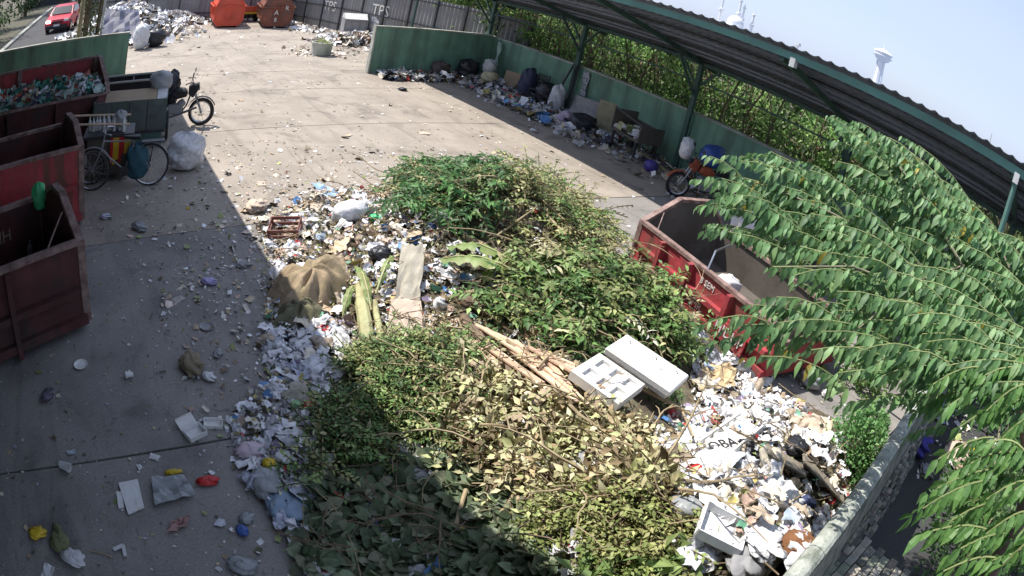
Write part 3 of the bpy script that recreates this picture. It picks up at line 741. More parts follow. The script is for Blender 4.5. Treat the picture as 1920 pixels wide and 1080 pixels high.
# ------------------------------------------------------------------ bags
def bag(p, size, m, label, cat_='bag', seed=1, flat=1.0, name='bag', rz=0, knot=True, amp=.16, group=None):
    """soft sack: a lumpy closed surface sagging onto the ground, with a gathered neck"""
    r = np.random.default_rng(seed); nu, nv = 22, 14; V = []; F = []
    ph = r.uniform(0, 6.28, 8); fr = r.integers(2, 7, 8); fz = r.uniform(2, 7, 8)
    for i in range(nv + 1):
        t = i / nv; z = (1 - math.cos(math.pi * t)) / 2; rad = (math.sin(math.pi * t) ** .62)
        if knot and t > .82: rad *= .55 + .2 * math.cos(t * 30)
        for j in range(nu):
            a = 2 * math.pi * j / nu
            n_ = sum(math.sin(fr[k] * a + fz[k] * z * 3 + ph[k]) for k in range(8)) / 8
            n2 = abs(math.sin(fr[0] * 2 * a + ph[1] + z * 9)) * .12
            q = rad * (1 + amp * n_ * 2.2 + n2 * amp)
            V.append((q * math.cos(a) * size[0] / 2, q * math.sin(a) * size[1] / 2, z * size[2] * (1 + .12 * n_) + .002))
    for i in range(nv):
        for j in range(nu):
            a = i * nu + j; c = i * nu + (j + 1) % nu; F.append((a, c, c + nu, a + nu))
    b = MB(); b.add(V, F); o = b.build(name, m, smooth=True, loc=p, rot=(0, 0, rz))
    return tag(o, label, cat_, group)
bag(at(350, 322) + Vector((0, .16, 0)), (.72, .55, .64), M_SACK, 'big crumpled white woven sack standing beside the bicycle at the edge of the shade', 'sack', 3, knot=False, name='sack', amp=.13)
bag(Vector((1.62, 12.9, .98)), (.5, .4, .42), M_CLEAR, 'translucent bag of empty packaging on top of the plank-sided cart', 'bag', 5)
bag(Vector((2.03, 13.9, .35)), (.36, .42, .85), M_BLACKBAG, 'black bag hanging behind the motorcycle seat', 'bag', 6)
bag(Vector((.62, 10.85, .83)), (.24, .22, .34), M_CLEAR, 'small whitish plastic bag on top of the vendor handcart', 'bag', 8)
bag(at(262, 94) + Vector((0, .2, 0)), (.72, .66, 1.05), M_SACK, 'tall white sack full of rubbish beyond the end of the left green wall', 'sack', 9, name='sack')
bag(at(285, 90) + Vector((.1, .3, 0)), (.9, .7, .75), M_BLACKBAG, 'slumped dark bag leaning on the tall white sack in the distance', 'bag', 10)
bag(Vector((.95, 10.25, .12)), (.45, .3, .6), mat('teal_cloth', (.03, .09, .12), .8), 'dark teal bag hanging over the bicycle frame', 'bag', 21, knot=False)

# ================================================================== THE RUBBISH HEAP
BUMPS = [(3.05, .75, 1.55, .78, 1.05), (4.15, 3.0, .62, .75, 1.0), (5.1, 4.6, .58, 1.0, 1.1), (5.75, 6.6, .95, .95, .75),
         (5.0, 1.45, .75, 1.3, .7), (4.2, 5.9, .50, .9, .9), (6.0, 5.4, .7, .9, .9), (3.3, 3.2, .48, .6, 1.1), (6.3, 4.3, .4, .7, .8),
         (3.6, 7.0, .22, .8, .9), (4.6, 7.9, .25, .9, .7)]
_nz = [(RNG.uniform(-3, 3), RNG.uniform(-3, 3), RNG.uniform(0, 6.28)) for _ in range(14)]
def HH(x, y):
    x = np.asarray(x, float); y = np.asarray(y, float); s = np.zeros(np.broadcast(x, y).shape)
    for cx, cy, a, sx, sy in BUMPS:
        s = s + (a * np.exp(-.5 * (((x - cx) / sx) ** 2 + ((y - cy) / sy) ** 2))) ** 2.2
    h = s ** (1 / 2.2) - .13
    n = sum(np.sin(a * x * 1.3 + b_ * y * 1.3 + c) for a, b_, c in _nz) / 14
    n2 = sum(np.sin(b_ * x * 4.3 - a * y * 4.3 + c) for a, b_, c in _nz) / 14
    h = h * (1 + .35 * n) + np.where(h > 0, .07 * n2 + .03 * n, 0)
    return np.clip(h, -.05, None)
def onheap(px, py, dz=0.0):
    """where a sight line meets the heap (or the yard)"""
    d = ray(px, py); t0 = 1.5; hit = None
    ts = np.linspace(1.5, 14, 700); P = CO[None] + d[None] * ts[:, None]
    h = np.maximum(HH(P[:, 0], P[:, 1]), 0); h = np.where(P[:, 1] < .45, 0, h)
    below = np.where(P[:, 2] <= h)[0]
    p = P[below[0]] if len(below) else at(px, py)
    return Vector((p[0], p[1], max(p[2], 0) + dz))
xs = np.linspace(1.2, 8.4, 150); ys = np.linspace(.50, 9.4, 180)
X, Y = np.meshgrid(xs, ys, indexing='ij'); Z = HH(X, Y) + RNG.normal(0, .012, X.shape) * (HH(X, Y) > 0)
Vh = np.stack([X, Y, Z], -1).reshape(-1, 3); ii, jj = np.meshgrid(np.arange(149), np.arange(179), indexing='ij')
a = (ii * 180 + jj).ravel(); Fh = np.stack([a, a + 180, a + 181, a + 1], 1)
keep = (Vh[Fh][:, :, 2] > -.02).any(1); Fh = Fh[keep]
heap_g = npmesh('rubbish_heap_core', Vh, Fh, mat('heap_core', (.10, .08, .055), .95, var=.5, scale=9, dirt=(.16, .14, .09), dirt_amt=.8, dirt_scale=5, bump=.8), kind='stuff')
tag(heap_g, 'brown rotting core of the big rubbish heap under leaves and litter', 'heap')

ZONES = {
 'bush_far': [(738, 350), (770, 335), (830, 315), (900, 300), (990, 330), (1055, 345), (1090, 400), (1150, 470), (1130, 530), (1040, 530), (960, 500), (880, 450), (800, 425), (745, 400)],
 'bush_mid': [(920, 545), (1040, 520), (1150, 520), (1240, 560), (1270, 640), (1300, 690), (1230, 660), (1130, 630), (1080, 690), (980, 660), (905, 620)],
 'bush_left': [(650, 700), (720, 650), (800, 650), (880, 690), (850, 780), (820, 850), (700, 880), (600, 940), (560, 890), (610, 800)],
 'dry': [(830, 720), (960, 700), (1090, 740), (1180, 800), (1230, 890), (1260, 960), (1180, 950), (1080, 1000), (960, 930), (880, 880), (820, 850)],
 'broad': [(590, 900), (700, 880), (830, 860), (960, 930), (1020, 1000), (1060, 1090), (560, 1090)],
 'bush_low': [(1010, 960), (1110, 940), (1190, 930), (1260, 970), (1290, 1090), (1040, 1090)],
 'trash_right': [(1280, 640), (1400, 690), (1500, 770), (1570, 830), (1600, 960), (1500, 1090), (1280, 1090), (1250, 960), (1240, 880), (1190, 800), (1300, 760)],
 'trash_left': [(500, 620), (640, 600), (660, 700), (640, 780), (600, 880), (570, 960), (590, 1060), (500, 1000), (440, 900), (420, 800), (500, 720)],
 'trash_top': [(480, 420), (600, 360), (740, 350), (800, 430), (960, 480), (930, 560), (800, 620), (660, 640), (500, 600), (500, 500)],
 'bush_dark': [(740, 350), (770, 335), (830, 312), (905, 300), (930, 340), (930, 400), (840, 440), (760, 410)],
 'wood': [(840, 580), (900, 590), (1080, 690), (1100, 750), (960, 720), (860, 720), (660, 660), (660, 620)],
}
ng = 260000
gx = RNG.uniform(1.1, 8.3, ng); gy = RNG.uniform(.52, 9.3, ng); gz = np.maximum(HH(gx, gy), 0)
GP = np.stack([gx, gy, gz], 1); GPX = proj(GP)
CLEAR = [[(850, 596), (905, 596), (1000, 635), (1075, 664), (1160, 712), (1130, 790), (1000, 765), (900, 700), (855, 650)], [(720, 490), (795, 495), (800, 660), (715, 660)], [(655, 550), (725, 560), (725, 668), (660, 668)], [(1085, 640), (1180, 625), (1300, 695), (1265, 740), (1215, 715), (1160, 765)]]
_cl = np.zeros(ng, bool)
for c_ in CLEAR: _cl |= inpoly(GPX, c_)
GMASK = {k: np.where(inpoly(GPX, v) & ~(_cl if k not in ('trash_top', 'wood') else np.zeros(ng, bool)))[0] for k, v in ZONES.items()}
_gap = np.sin(gx * 5.1 + 2 * np.sin(gy * 2.3)) * np.sin(gy * 4.6 + 1.7 * np.sin(gx * 2.9)) + RNG.normal(0, .22, ng)
for z_ in ('bush_far', 'bush_mid', 'bush_left', 'bush_low', 'dry'):
    m_ = GMASK[z_]; GMASK[z_ + '_all'] = m_; GMASK[z_] = m_[_gap[m_] > -.30]
def samp(zone, n, up=(0, .12), only_heap=False):
    m = GMASK[zone]
    # even density in the picture's terms would favour far spots; weight by true area only
    c = m[RNG.integers(0, len(m), n)]
    P = GP[c].copy(); P[:, 2] += RNG.uniform(up[0], up[1], n); return P
def leaves(zones, size, cols, tmpl=(LEAF_V, LEAF_F), tilt=.6, up=(0, .12)):
    ps = []
    for z, n in zones:
        P = samp(z, n, up); ps.append(inst(*tmpl, P, rots(n, tilt), RNG.uniform(size[0], size[1], n), pick(cols, n, .22)))
    return cat(ps)
def sprigs(zone, n, length, cols, nl, lsize, up=(.0, .25), stem=(.14, .11, .05), tmpl=(LEAF_V, LEAF_F), arch=.5):
    """leafy twigs: a bent stem with leaves in two rows"""
    P = samp(zone, n, up); yaw = RNG.uniform(0, 2 * np.pi, n); L = RNG.uniform(.6, 1.2, n) * length; el = RNG.uniform(-.1, .8, n)
    T = []; Y = []; Rr = []
    t = np.linspace(.1, 1, nl)
    d = np.stack([np.cos(yaw), np.sin(yaw)], 1)
    s = t[None] * L[:, None]
    x = P[:, 0, None] + d[:, 0, None] * s; y = P[:, 1, None] + d[:, 1, None] * s
    z = P[:, 2, None] + s * np.sin(el)[:, None] - arch * s ** 2
    N = n * nl; side = np.tile(np.where(np.arange(nl) % 2, 1, -1), n) * .9
    z = np.maximum(z, np.maximum(HH(x, y), 0) + .01)
    T = np.stack([x, y, z], -1).reshape(-1, 3)
    ya = np.repeat(yaw, nl) - np.pi / 2 + side + RNG.normal(0, .25, N)
    c = np.repeat(pick(cols, n, .2), nl, 0) * (1 + RNG.normal(0, .15, (N, 1)))
    V1 = inst(*tmpl, T, rots(N, .35, ya), RNG.uniform(lsize[0], lsize[1], N), np.clip(c, .01, .8))
    # stems
    mid = np.stack([x[:, [0, nl // 2, -1]], y[:, [0, nl // 2, -1]], z[:, [0, nl // 2, -1]]], -1)
    SV = []; SF = []
    w_ = .006
    off = np.array([(w_, 0, 0), (-w_ / 2, 0, w_), (-w_ / 2, 0, -w_)])
    vv = (mid[:, :, None, :] + off[None, None]).reshape(n, 9, 3)
    ff = np.array(stick_t()[1])
    F = ff[None] + (np.arange(n) * 9)[:, None, None]
    V2 = (vv.reshape(-1, 3), F.reshape(-1, 3), np.tile(np.array(stem), (n * 9, 1)))
    return cat([V1, V2])
def stuff(name, data, m, label, cat_):
    o = npmesh(name, *data[:2], m, data[2], kind='stuff'); tag(o, label, cat_); return o
GREENDARK = [(.05, .10, .03), (.07, .13, .035), (.04, .085, .03), (.09, .15, .05)]
stuff('cut_branches', cat([sprigs('bush_far', 1000, .42, LEAFO + LEAFG[:2] + [(.4, .36, .17)], 12, (.05, .10), (.02, .38)), sprigs('bush_dark', 420, .55, [(.07, .17, .05), (.10, .22, .07), (.05, .12, .04)], 16, (.09, .17), (.1, .42), tmpl=(LONG_V, LONG_F), arch=.8), leaves([('bush_far', 5000)], (.04, .09), LEAFO + LEAFD[:2])]), M_LEAF,
      'olive green cut branches piled at the far top of the heap', 'branches')
stuff('cut_branches', cat([sprigs('bush_mid', 700, .38, LEAFG + LEAFO[:2], 10, (.05, .13), (0, .30)), sprigs('bush_mid', 160, .5, LEAFG + LEAFD[:3], 14, (.08, .15), (.02, .3), tmpl=(LONG_V, LONG_F), arch=.9), leaves([('bush_mid', 900)], (.08, .16), LEAFG + LEAFD[:3], tmpl=(CURL_V, LEAF_F), tilt=.9, up=(.05, .25)), leaves([('bush_mid', 3000)], (.05, .10), LEAFG)]), M_LEAF,
      'bright green leafy branches on the heap between the styrofoam and the red bin', 'branches')
stuff('cut_branches', cat([sprigs('bush_left', 1100, .28, LEAFG + LEAFO[:1], 11, (.035, .07), (0, .25)), leaves([('bush_left', 3500)], (.03, .06), LEAFG + LEAFO), leaves([('bush_left', 900)], (.06, .12), LEAFO + LEAFD[:3], tmpl=(CURL_V, LEAF_F), tilt=.9, up=(.05, .25))]), M_LEAF,
      'small leaved green cuttings crossing the shadow edge at the left of the heap', 'branches')
stuff('dry_leaves', cat([leaves([('dry', 5500)], (.04, .11), LEAFD, tilt=.8, up=(0, .16)), leaves([('dry', 5200)], (.06, .17), LEAFD, tmpl=(CURL_V, LEAF_F), tilt=1.0, up=(0, .18)), sprigs('dry', 260, .4, LEAFD, 7, (.05, .1), (0, .25))]), M_DRY,
      'tan dried leaves and stalks in the sun at the centre of the heap', 'leaves')
stuff('broad_leaves', cat([leaves([('broad', 2600)], (.09, .17), [(.17, .22, .13), (.21, .26, .16), (.13, .18, .10), (.28, .30, .20)], tmpl=(ROUND_V, ROUND_F), tilt=.5, up=(0, .10)),
      leaves([('broad', 2500)], (.04, .07), LEAFG, up=(-.03, .08))]), M_LEAF, 'broad dull green leaves in the shade at the bottom of the heap', 'leaves')
stuff('cut_branches', cat([sprigs('bush_low', 700, .22, [(.30, .34, .12), (.24, .3, .09), (.36, .36, .15)], 10, (.03, .06), (0, .12)), leaves([('bush_low', 4500)], (.03, .055), [(.32, .34, .13), (.24, .28, .09), (.42, .36, .18)], up=(0, .08))]), M_LEAF,
      'yellow green fine leaved cuttings at the bottom centre of the heap', 'branches')
stuff('leaf_scraps', leaves([('bush_far_all', 1500), ('bush_mid_all', 1500), ('bush_left_all', 900), ('dry_all', 1500), ('trash_top', 3500), ('wood', 2200), ('trash_left', 900), ('trash_right', 1500)], (.03, .08), LEAFD + LEAFO[:2], up=(0, .05)), M_DRY,
      'loose leaf scraps mixed through the litter of the heap', 'leaves')
# twigs
def twigs(zones, L=(.12, .6), w_=(.006, .014), cols=((.26, .2, .12), (.18, .13, .08), (.34, .27, .17)), up=(0, .2), tilt=.35):
    ps = []
    for z, n in zones:
        P = samp(z, n, up); l = RNG.uniform(*L, n); w2 = RNG.uniform(*w_, n)
        S = np.stack([w2, l, w2], 1); ps.append(inst(STK_V, STK_F, P, rots(n, tilt), S, pick(cols, n, .2)))
    return cat(ps)
stuff('twigs', twigs([('bush_far', 420), ('bush_mid', 120), ('bush_left', 90), ('dry', 260), ('broad', 50), ('bush_low', 120), ('trash_top', 160), ('wood', 160), ('trash_right', 120)]), M_DRY,
      'thin bare twigs sticking through the heap', 'twigs')
# litter on the heap
WARM = [(.6, .5, .42), (.55, .48, .38), (.4, .3, .2), (.3, .22, .15), (.66, .64, .6), (.5, .35, .28)]
def litter(zones, size, up=(0, .08), cols=TRASH_C, tilt=.5):
    ps = []
    for z, n in zones:
        for k in range(6):
            c = n // 6; P = samp(z, c, up); s = RNG.uniform(*size, c) * RNG.choice([.6, 1, 1.4], c)
            S = np.stack([s, s * RNG.uniform(.5, 1.3, c), s * .8], 1)
            ps.append(inst(*CR_T[k], P, rots(c, tilt), S, pick(cols, c, .12)))
    return cat(ps)
WARM_ = [(.6, .5, .42), (.55, .48, .38), (.4, .3, .2), (.3, .22, .15), (.66, .64, .6), (.5, .35, .28)]
stuff('heap_litter', litter([('trash_right', 1700)], (.02, .10), cols=TRASH_C[:12] + WARM * 2 + TRASH_C[12:]), M_TRASH, 'white plastic and paper litter on the heap in front of the red bin', 'litter')
stuff('heap_litter', litter([('trash_left', 1000)], (.02, .08)), M_TRASH, 'shaded mixed litter spilling from the left flank of the heap', 'litter')
stuff('heap_litter', litter([('trash_top', 2600), ('wood', 700)], (.02, .085), cols=TRASH_C[:4] + WARM * 3 + TRASH_C[12:]), M_TRASH, 'sunlit mixed food waste and packaging behind the wooden slats', 'litter')
stuff('heap_litter', litter([('dry_all', 260), ('bush_left_all', 160), ('broad', 90), ('bush_far_all', 240), ('bush_mid_all', 420), ('bush_low_all', 160)], (.04, .1)), M_TRASH, 'stray packaging caught among the cut leaves', 'litter')

# long bare branches and stalks: bent, forked, of many thicknesses
def stalks(name, zone, n, L, r, m, label, up=(.03, .3), rise=.5, cat_='branches'):
    P = samp(zone, n, up); b = MB()
    for p in P:
        a = random.uniform(0, 6.28); l = random.uniform(*L); rr = random.uniform(*r); q = Vector(p); pts = [q.copy()]; el = random.uniform(-.15, rise); k = 6
        for i in range(k):
            a += random.uniform(-.35, .35); el += random.uniform(-.3, .15)
            q = q + Vector((math.cos(a) * math.cos(el), math.sin(a) * math.cos(el), math.sin(el))) * (l / k)
            g = max(0.0, float(HH(q.x, q.y))) + .02; q.z = max(q.z, g); pts.append(q.copy())
            if i in (2, 4) and random.random() < .6:
                a2 = a + random.choice((-.8, .8)); e = q + Vector((math.cos(a2), math.sin(a2), random.uniform(-.1, .5))) * l * .3
                b.tube([q, q.lerp(e, .5) + Vector((0, 0, .02)), e], [rr * .6, rr * .45, rr * .2], 4, caps=False)
        b.tube(pts, [rr * (1 - .11 * i) for i in range(k + 1)], 5, caps=False)
    o = b.build(name, m, kind='stuff'); tag(o, label, cat_)
stalks('bare_branches', 'bush_far_all', 110, (.4, 1.3), (.006, .014), M_STEM, 'pale bare branches arching through the olive cuttings')
stalks('bare_branches', 'bush_mid_all', 60, (.3, .9), (.005, .012), M_STEM, 'pale twigs lying over the bright green branches')
stalks('dry_stalks', 'dry', 75, (.2, .9), (.004, .014), M_STEM, 'tan dried stalks tangled over the dead leaves')
stalks('dry_stalks', 'wood', 18, (.2, .5), (.008, .02), M_STEM, 'dry forked sticks around the timber slats')
stalks('dry_stalks', 'broad', 30, (.25, .8), (.004, .010), M_BARK, 'dark twigs among the shaded broad leaves')
stalks('dry_stalks', 'bush_left', 35, (.25, .7), (.004, .009), M_STEM, 'thin stalks poking from the small leaved cuttings')
# larger crumpled film, paper and bags with soft folds
def film(zone, n, size, cols, label, m=None):
    P = samp(zone, n, (.01, .10)); ps = []
    for k in range(n):
        r = np.random.default_rng(900 + k + n); g = 9; u = np.linspace(-.5, .5, g); U, W_ = np.meshgrid(u, u, indexing='ij')
        z = .10 * np.sin(U * r.uniform(5, 14) + r.uniform(0, 6)) * np.sin(W_ * r.uniform(5, 14) + r.uniform(0, 6)) + r.normal(0, .035, U.shape) + .12 * (1 - 4 * (U ** 2 + W_ ** 2) * .7)
        tv = np.stack([U + r.normal(0, .035, U.shape), W_ * r.uniform(.5, .95) + r.normal(0, .035, U.shape), z], -1).reshape(-1, 3)
        rad = np.hypot(tv[:, 0], tv[:, 1]); tv[:, :2] *= (1 - .25 * np.sin(np.arctan2(tv[:, 1], tv[:, 0]) * 3 + k) * rad * 1.6)[:, None]
        f = [];
        for i in range(g - 1):
            for j in range(g - 1): a = i * g + j; f += [(a, a + g, a + g + 1), (a, a + g + 1, a + 1)]
        ps.append(inst(tv, f, P[k:k + 1], rots(1, .28), [r.uniform(*size)], pick(cols, 1, .1)))
    V, F, C = cat(ps); o = npmesh('plastic_film', V, F, m or M_TRASH, C, smooth=True, kind='stuff'); tag(o, label, 'plastic film')
WG = [(.68, .68, .70)] * 5 + [(.55, .56, .6), (.5, .5, .52), (.62, .56, .46), (.42, .34, .26)]
film('trash_right', 95, (.14, .38), WG + WG + [(.45, .10, .09), (.07, .07, .08)], 'crumpled white bags and film in the sunlit litter before the red bin')
film('trash_left', 75, (.12, .30), WG + [(.4, .42, .5)] * 3 + [(.3, .28, .22)], 'crumpled bluish white film down the left flank of the heap')
film('trash_top', 70, (.12, .32), WG + [(.5, .4, .3), (.4, .3, .2), (.55, .45, .3), (.3, .22, .14)], 'crumpled paper and film in the sunlit food waste')

# ================================================================== THINGS ON AND AROUND THE HEAP
def grid_sheet(corners, n=7, th=.006, amp=.02, seed=1, sag=0.0, ragged=0.0):
    """a bent sheet with thickness through four world corners"""
    r = np.random.default_rng(seed); c = [Vector(q) for q in corners]; b = MB(); top = []; 
    nrm = (c[1] - c[0]).cross(c[3] - c[0]).normalized()
    if nrm.z < 0: nrm = -nrm
    for i in range(n):
        for j in range(n):
            u, v = i / (n - 1), j / (n - 1)
            if ragged and (i in (0, n - 1) or j in (0, n - 1)): u = min(1, max(0, u + r.normal(0, ragged))); v = min(1, max(0, v + r.normal(0, ragged)))
            p = c[0] * (1 - u) * (1 - v) + c[1] * u * (1 - v) + c[2] * u * v + c[3] * (1 - u) * v
            p = p + nrm * (r.normal(0, amp) - sag * (1 - 4 * (u - .5) ** 2))
            top.append(p)
    N = n * n; V = top + [p - nrm * th for p in top]; F = []
    for i in range(n - 1):
        for j in range(n - 1):
            a = i * n + j; F.append((a, a + 1, a + n + 1, a + n)); F.append((a + N, a + n + N, a + n + 1 + N, a + 1 + N))
    e = [i * n for i in range(n)] + [(n - 1) * n + j for j in range(1, n)] + [(n - 1 - i) * n + n - 1 for i in range(1, n)] + [n - 1 - j for j in range(1, n - 1)]
    for k in range(len(e)):
        a, c2 = e[k], e[(k + 1) % len(e)]; F.append((a, c2, c2 + N, a + N))
    b.add(V, F); return b
def one(name, b, m, label, cat_, group=None, smooth=False):
    """link a mesh given in world coordinates with its origin moved to its own base"""
    V = np.array(b.v); c = (V.min(0) + V.max(0)) / 2; c[2] = V[:, 2].min()
    b.v = [tuple(p) for p in V - c]; o = b.build(name, m, smooth=smooth, loc=c)
    return tag(o, label, cat_, group)
def sheet4(name, px4, m, label, cat_='sheet', z=.03, zs=None, **k):
    cs = [onheap(x, y, (zs[i] if zs else z)) for i, (x, y) in enumerate(px4)]
    return one(name, grid_sheet(cs, **k), m, label, cat_)

# --- styrofoam box parts
def slab_frame(p00, p10, p01, th):
    p00, p10, p01 = Vector(p00), Vector(p10), Vector(p01); u = p10 - p00; v = p01 - p00
    n = u.cross(v).normalized()
    if n.z < 0: n = -n
    return p00, u, v, n
def prism4(b, o, u, v, n, u0, u1, v0, v1, z0, z1):
    P = [o + u * a + v * c for a, c in ((u0, v0), (u1, v0), (u1, v1), (u0, v1))]
    b.prism(P, n * z0, n * z1)
# tray with six wells
def foam_frame(pa, pb, pc_, z, w_, l_):
    a, b_, c_ = at(*pa, z), at(*pb, z), at(*pc_, z + .06)
    u = (b_ - a); u = u.normalized(); v = (c_ - a); v = (v - u * v.dot(u)).normalized(); n = u.cross(v).normalized()
    if n.z < 0: n = -n
    return a, u * w_, v * l_, n
o_, u_, v_, n_ = foam_frame((1160, 758), (1222, 710), (1096, 652), .80, .46, .50)
et = empty('foam_tray', o_, 0, 'white styrofoam tray with rows of square wells lying on the heap', 'foam tray')
b = MB(); Z0 = Vector((0, 0, 0))
prism4(b, Z0, u_, v_, n_, 0, 1, 0, 1, -.085, -.032)
b.build('tray_base', M_FOAM, et)
b = MB()
cu = [0, .12, .42, .56, .88, 1]; cv = [0, .09, .28, .37, .56, .65, .86, 1]
for i in range(5):
    for j in range(7):
        if i in (1, 3) and j in (1, 3, 5): continue
        prism4(b, Z0, u_, v_, n_, cu[i], cu[i + 1], cv[j], cv[j + 1], -.033, 0)
b.build('well_walls', M_FOAM, et)
# lid
o_, u_, v_, n_ = foam_frame((1258, 735), (1300, 697), (1160, 660), .74, .42, .74)
el_ = empty('foam_board', o_, 0, 'big flat white styrofoam lid beside the tray with wells', 'foam lid')
b = MB(); prism4(b, Z0, u_, v_, n_, 0, 1, 0, 1, -.07, 0); b.build('top_panel', M_FOAM, el_, bevel=.01)
b = MB(); prism4(b, Z0, u_, v_, n_, .05, .95, .04, .96, -.11, -.07); b.build('inner_lip', M_FOAM, el_)
b = MB()
for (a, c) in ((.75, .12), (.8, .14), (.75, .45), (.8, .47), (.7, .85), (.76, .87), (.5, .3)): prism4(b, Z0, u_, v_, n_, a, a + .03, c, c + .018, .001, .004)
b.build('vent_marks', M_DARKM, el_, kind='stuff')

# --- wooden slats
SL = [((872, 604), (955, 650)), ((880, 618), (1012, 716)), ((905, 614), (1020, 690)), ((900, 640), (1005, 712)), ((930, 640), (1035, 712)), ((948, 640), (1060, 724)),
      ((965, 638), (1090, 748)), ((990, 650), (1120, 722)), ((1010, 655), (1140, 712)), ((920, 625), (1070, 700)), ((870, 630), (930, 668)), ((1030, 680), (1088, 750)), ((885, 606), (1030, 672)), ((878, 640), (985, 732)), ((960, 655), (1075, 745)), ((915, 650), (1040, 745)), ((1000, 662), (1110, 700))]
M_WOODP = mat('pale_wood', (.68, .55, .42), .75, var=.2, scale=9, dirt=(.4, .3, .2), dirt_amt=.5, dirt_scale=7)
M_WOODD = mat('brown_wood', (.48, .33, .23), .8, var=.2, scale=5)
SLN = ['leftmost upper wooden slat of the splayed bundle', 'long wooden slat crossing the thick bark log', 'wooden slat starting highest in the bundle', 'short wooden slat in the middle of the bundle', 'wooden slat just right of the bundle middle',
       'slat ending beside the pale stalks in the bundle', 'widest reaching pale slat of the bundle', 'slat pointing at the styrofoam tray', 'rightmost slat almost touching the styrofoam tray', 'slat lying over the others from upper left', 'short slat lying across the log top', 'lowest slat ending at the big dry leaf', 'uppermost slat beside the green branches', 'slat hugging the right side of the bark log', 'slat ending just left of the foam tray corner', 'slat running through the lower middle of the bundle', 'stub of slat pushed under the foam tray']
for k, (p, q) in enumerate(SL):
    a = onheap(*p); c = onheap(*q); La, Lc = (a - Vector(CO)).length, (c - Vector(CO)).length; lf = .05
    for _ in range(40):          # slide the slat towards us along its sight lines until it clears the heap
        a = Vector(atd(p[0], p[1], La - lf)); c = Vector(atd(q[0], q[1], Lc - lf)); m_ = [a.lerp(c, i / 10) for i in range(11)]
        if min(v.z - float(HH(v.x, v.y)) for v in m_) > .10 + .02 * (k % 4): break
        lf += .03
    b = MB(); c = c + (c - a) * .08; b.beam(a, c, random.uniform(.045, .09), .016, up=(random.uniform(-.3, .3), random.uniform(-.3, .3), 1))
    one('wooden_slat', b, [M_WOOD, M_WOODP, M_WOOD, M_WOODD][k % 4], SLN[k], 'slat', 'splayed wooden slats')
def log(p, q, r, label, m=M_BARK, dz=.1, name='log', cat_='log'):
    a = onheap(*p, dz); c = onheap(*q, dz); n = 5
    pts = [a.lerp(c, i / n) + Vector((random.uniform(-1, 1), random.uniform(-1, 1), random.uniform(-.5, 1))) * r * .25 for i in range(n + 1)]
    b = MB(); b.tube(pts, [r * random.uniform(.85, 1.1) for _ in pts], 9); return one(name, b, m, label, cat_)
log((862, 612), (975, 748), .065, 'thick grey bark log lying under the wooden slats')
log((985, 632), (1033, 655), .06, 'short sawn log right of the wooden slats', M_STEM)
log((868, 582), (915, 597), .07, 'stubby brown log above the wooden slats')
log((868, 458), (915, 482), .045, 'pale round pole stub at the edge of the far branches', M_STEM)
log((835, 575), (900, 560), .03, 'thin crooked branch lying across the stubby logs', M_STEM)
for i, (p, q, r, lb) in enumerate([((1040, 700), (1190, 880), .03, 'long dry stem crossing the dead leaves towards the white litter'), ((1090, 760), (1150, 860), .035, 'peeled pale branch among the dead leaves'),
        ((1150, 790), (1210, 880), .02, 'slim pale stick beside the peeled branch'), ((1180, 740), (1290, 800), .02, 'bent dead stem below the styrofoam tray'), ((955, 905), (965, 968), .018, 'short bright split stick at the shadow edge'),
        ((850, 1005), (868, 940), .018, 'white ended stick in the shaded broad leaves'), ((930, 990), (962, 935), .018, 'dull stick leaning on the bright split stick'), ((900, 480), (1010, 400), .014, 'long thin green stem on the far branches'),
        ((1020, 420), (1130, 540), .018, 'curved pale vine at the right of the far branches'), ((1060, 360), (1100, 470), .016, 'upright bare vine hanging down the far branches'), ((1010, 390), (1150, 520), .012, 'slender bare vine over the far branches'),
        ((1190, 912), (1385, 905), .02, 'dark straight stick lying across the white litter'), ((1240, 720), (1290, 840), .012, 'thin dead stalk left of the ribbed foam piece')]):
    log(p, q, r, lb, M_STEM if i != 11 else M_BARK, .13, 'stick', 'stick')
# leafless vines standing out of the far branches
for i, (x, y) in enumerate([(778, 330), (795, 332), (1000, 318), (985, 330)]):
    a = onheap(x, y + 25, .1); b = MB(); b.tube([a, a + Vector((.05, 0, .22)), a + Vector((-.04 + .05 * i, .1, .42))], [.012, .01, .006], 5)
    one('dead_twig', b, M_BARK, ['leftmost dead twig standing at the far edge of the branches', 'second dead twig from the left at the far branches', 'right dead twig of the pair above the far branches', 'left dead twig of the pair above the far branches'][i], 'twig', 'dead twigs at the far edge')

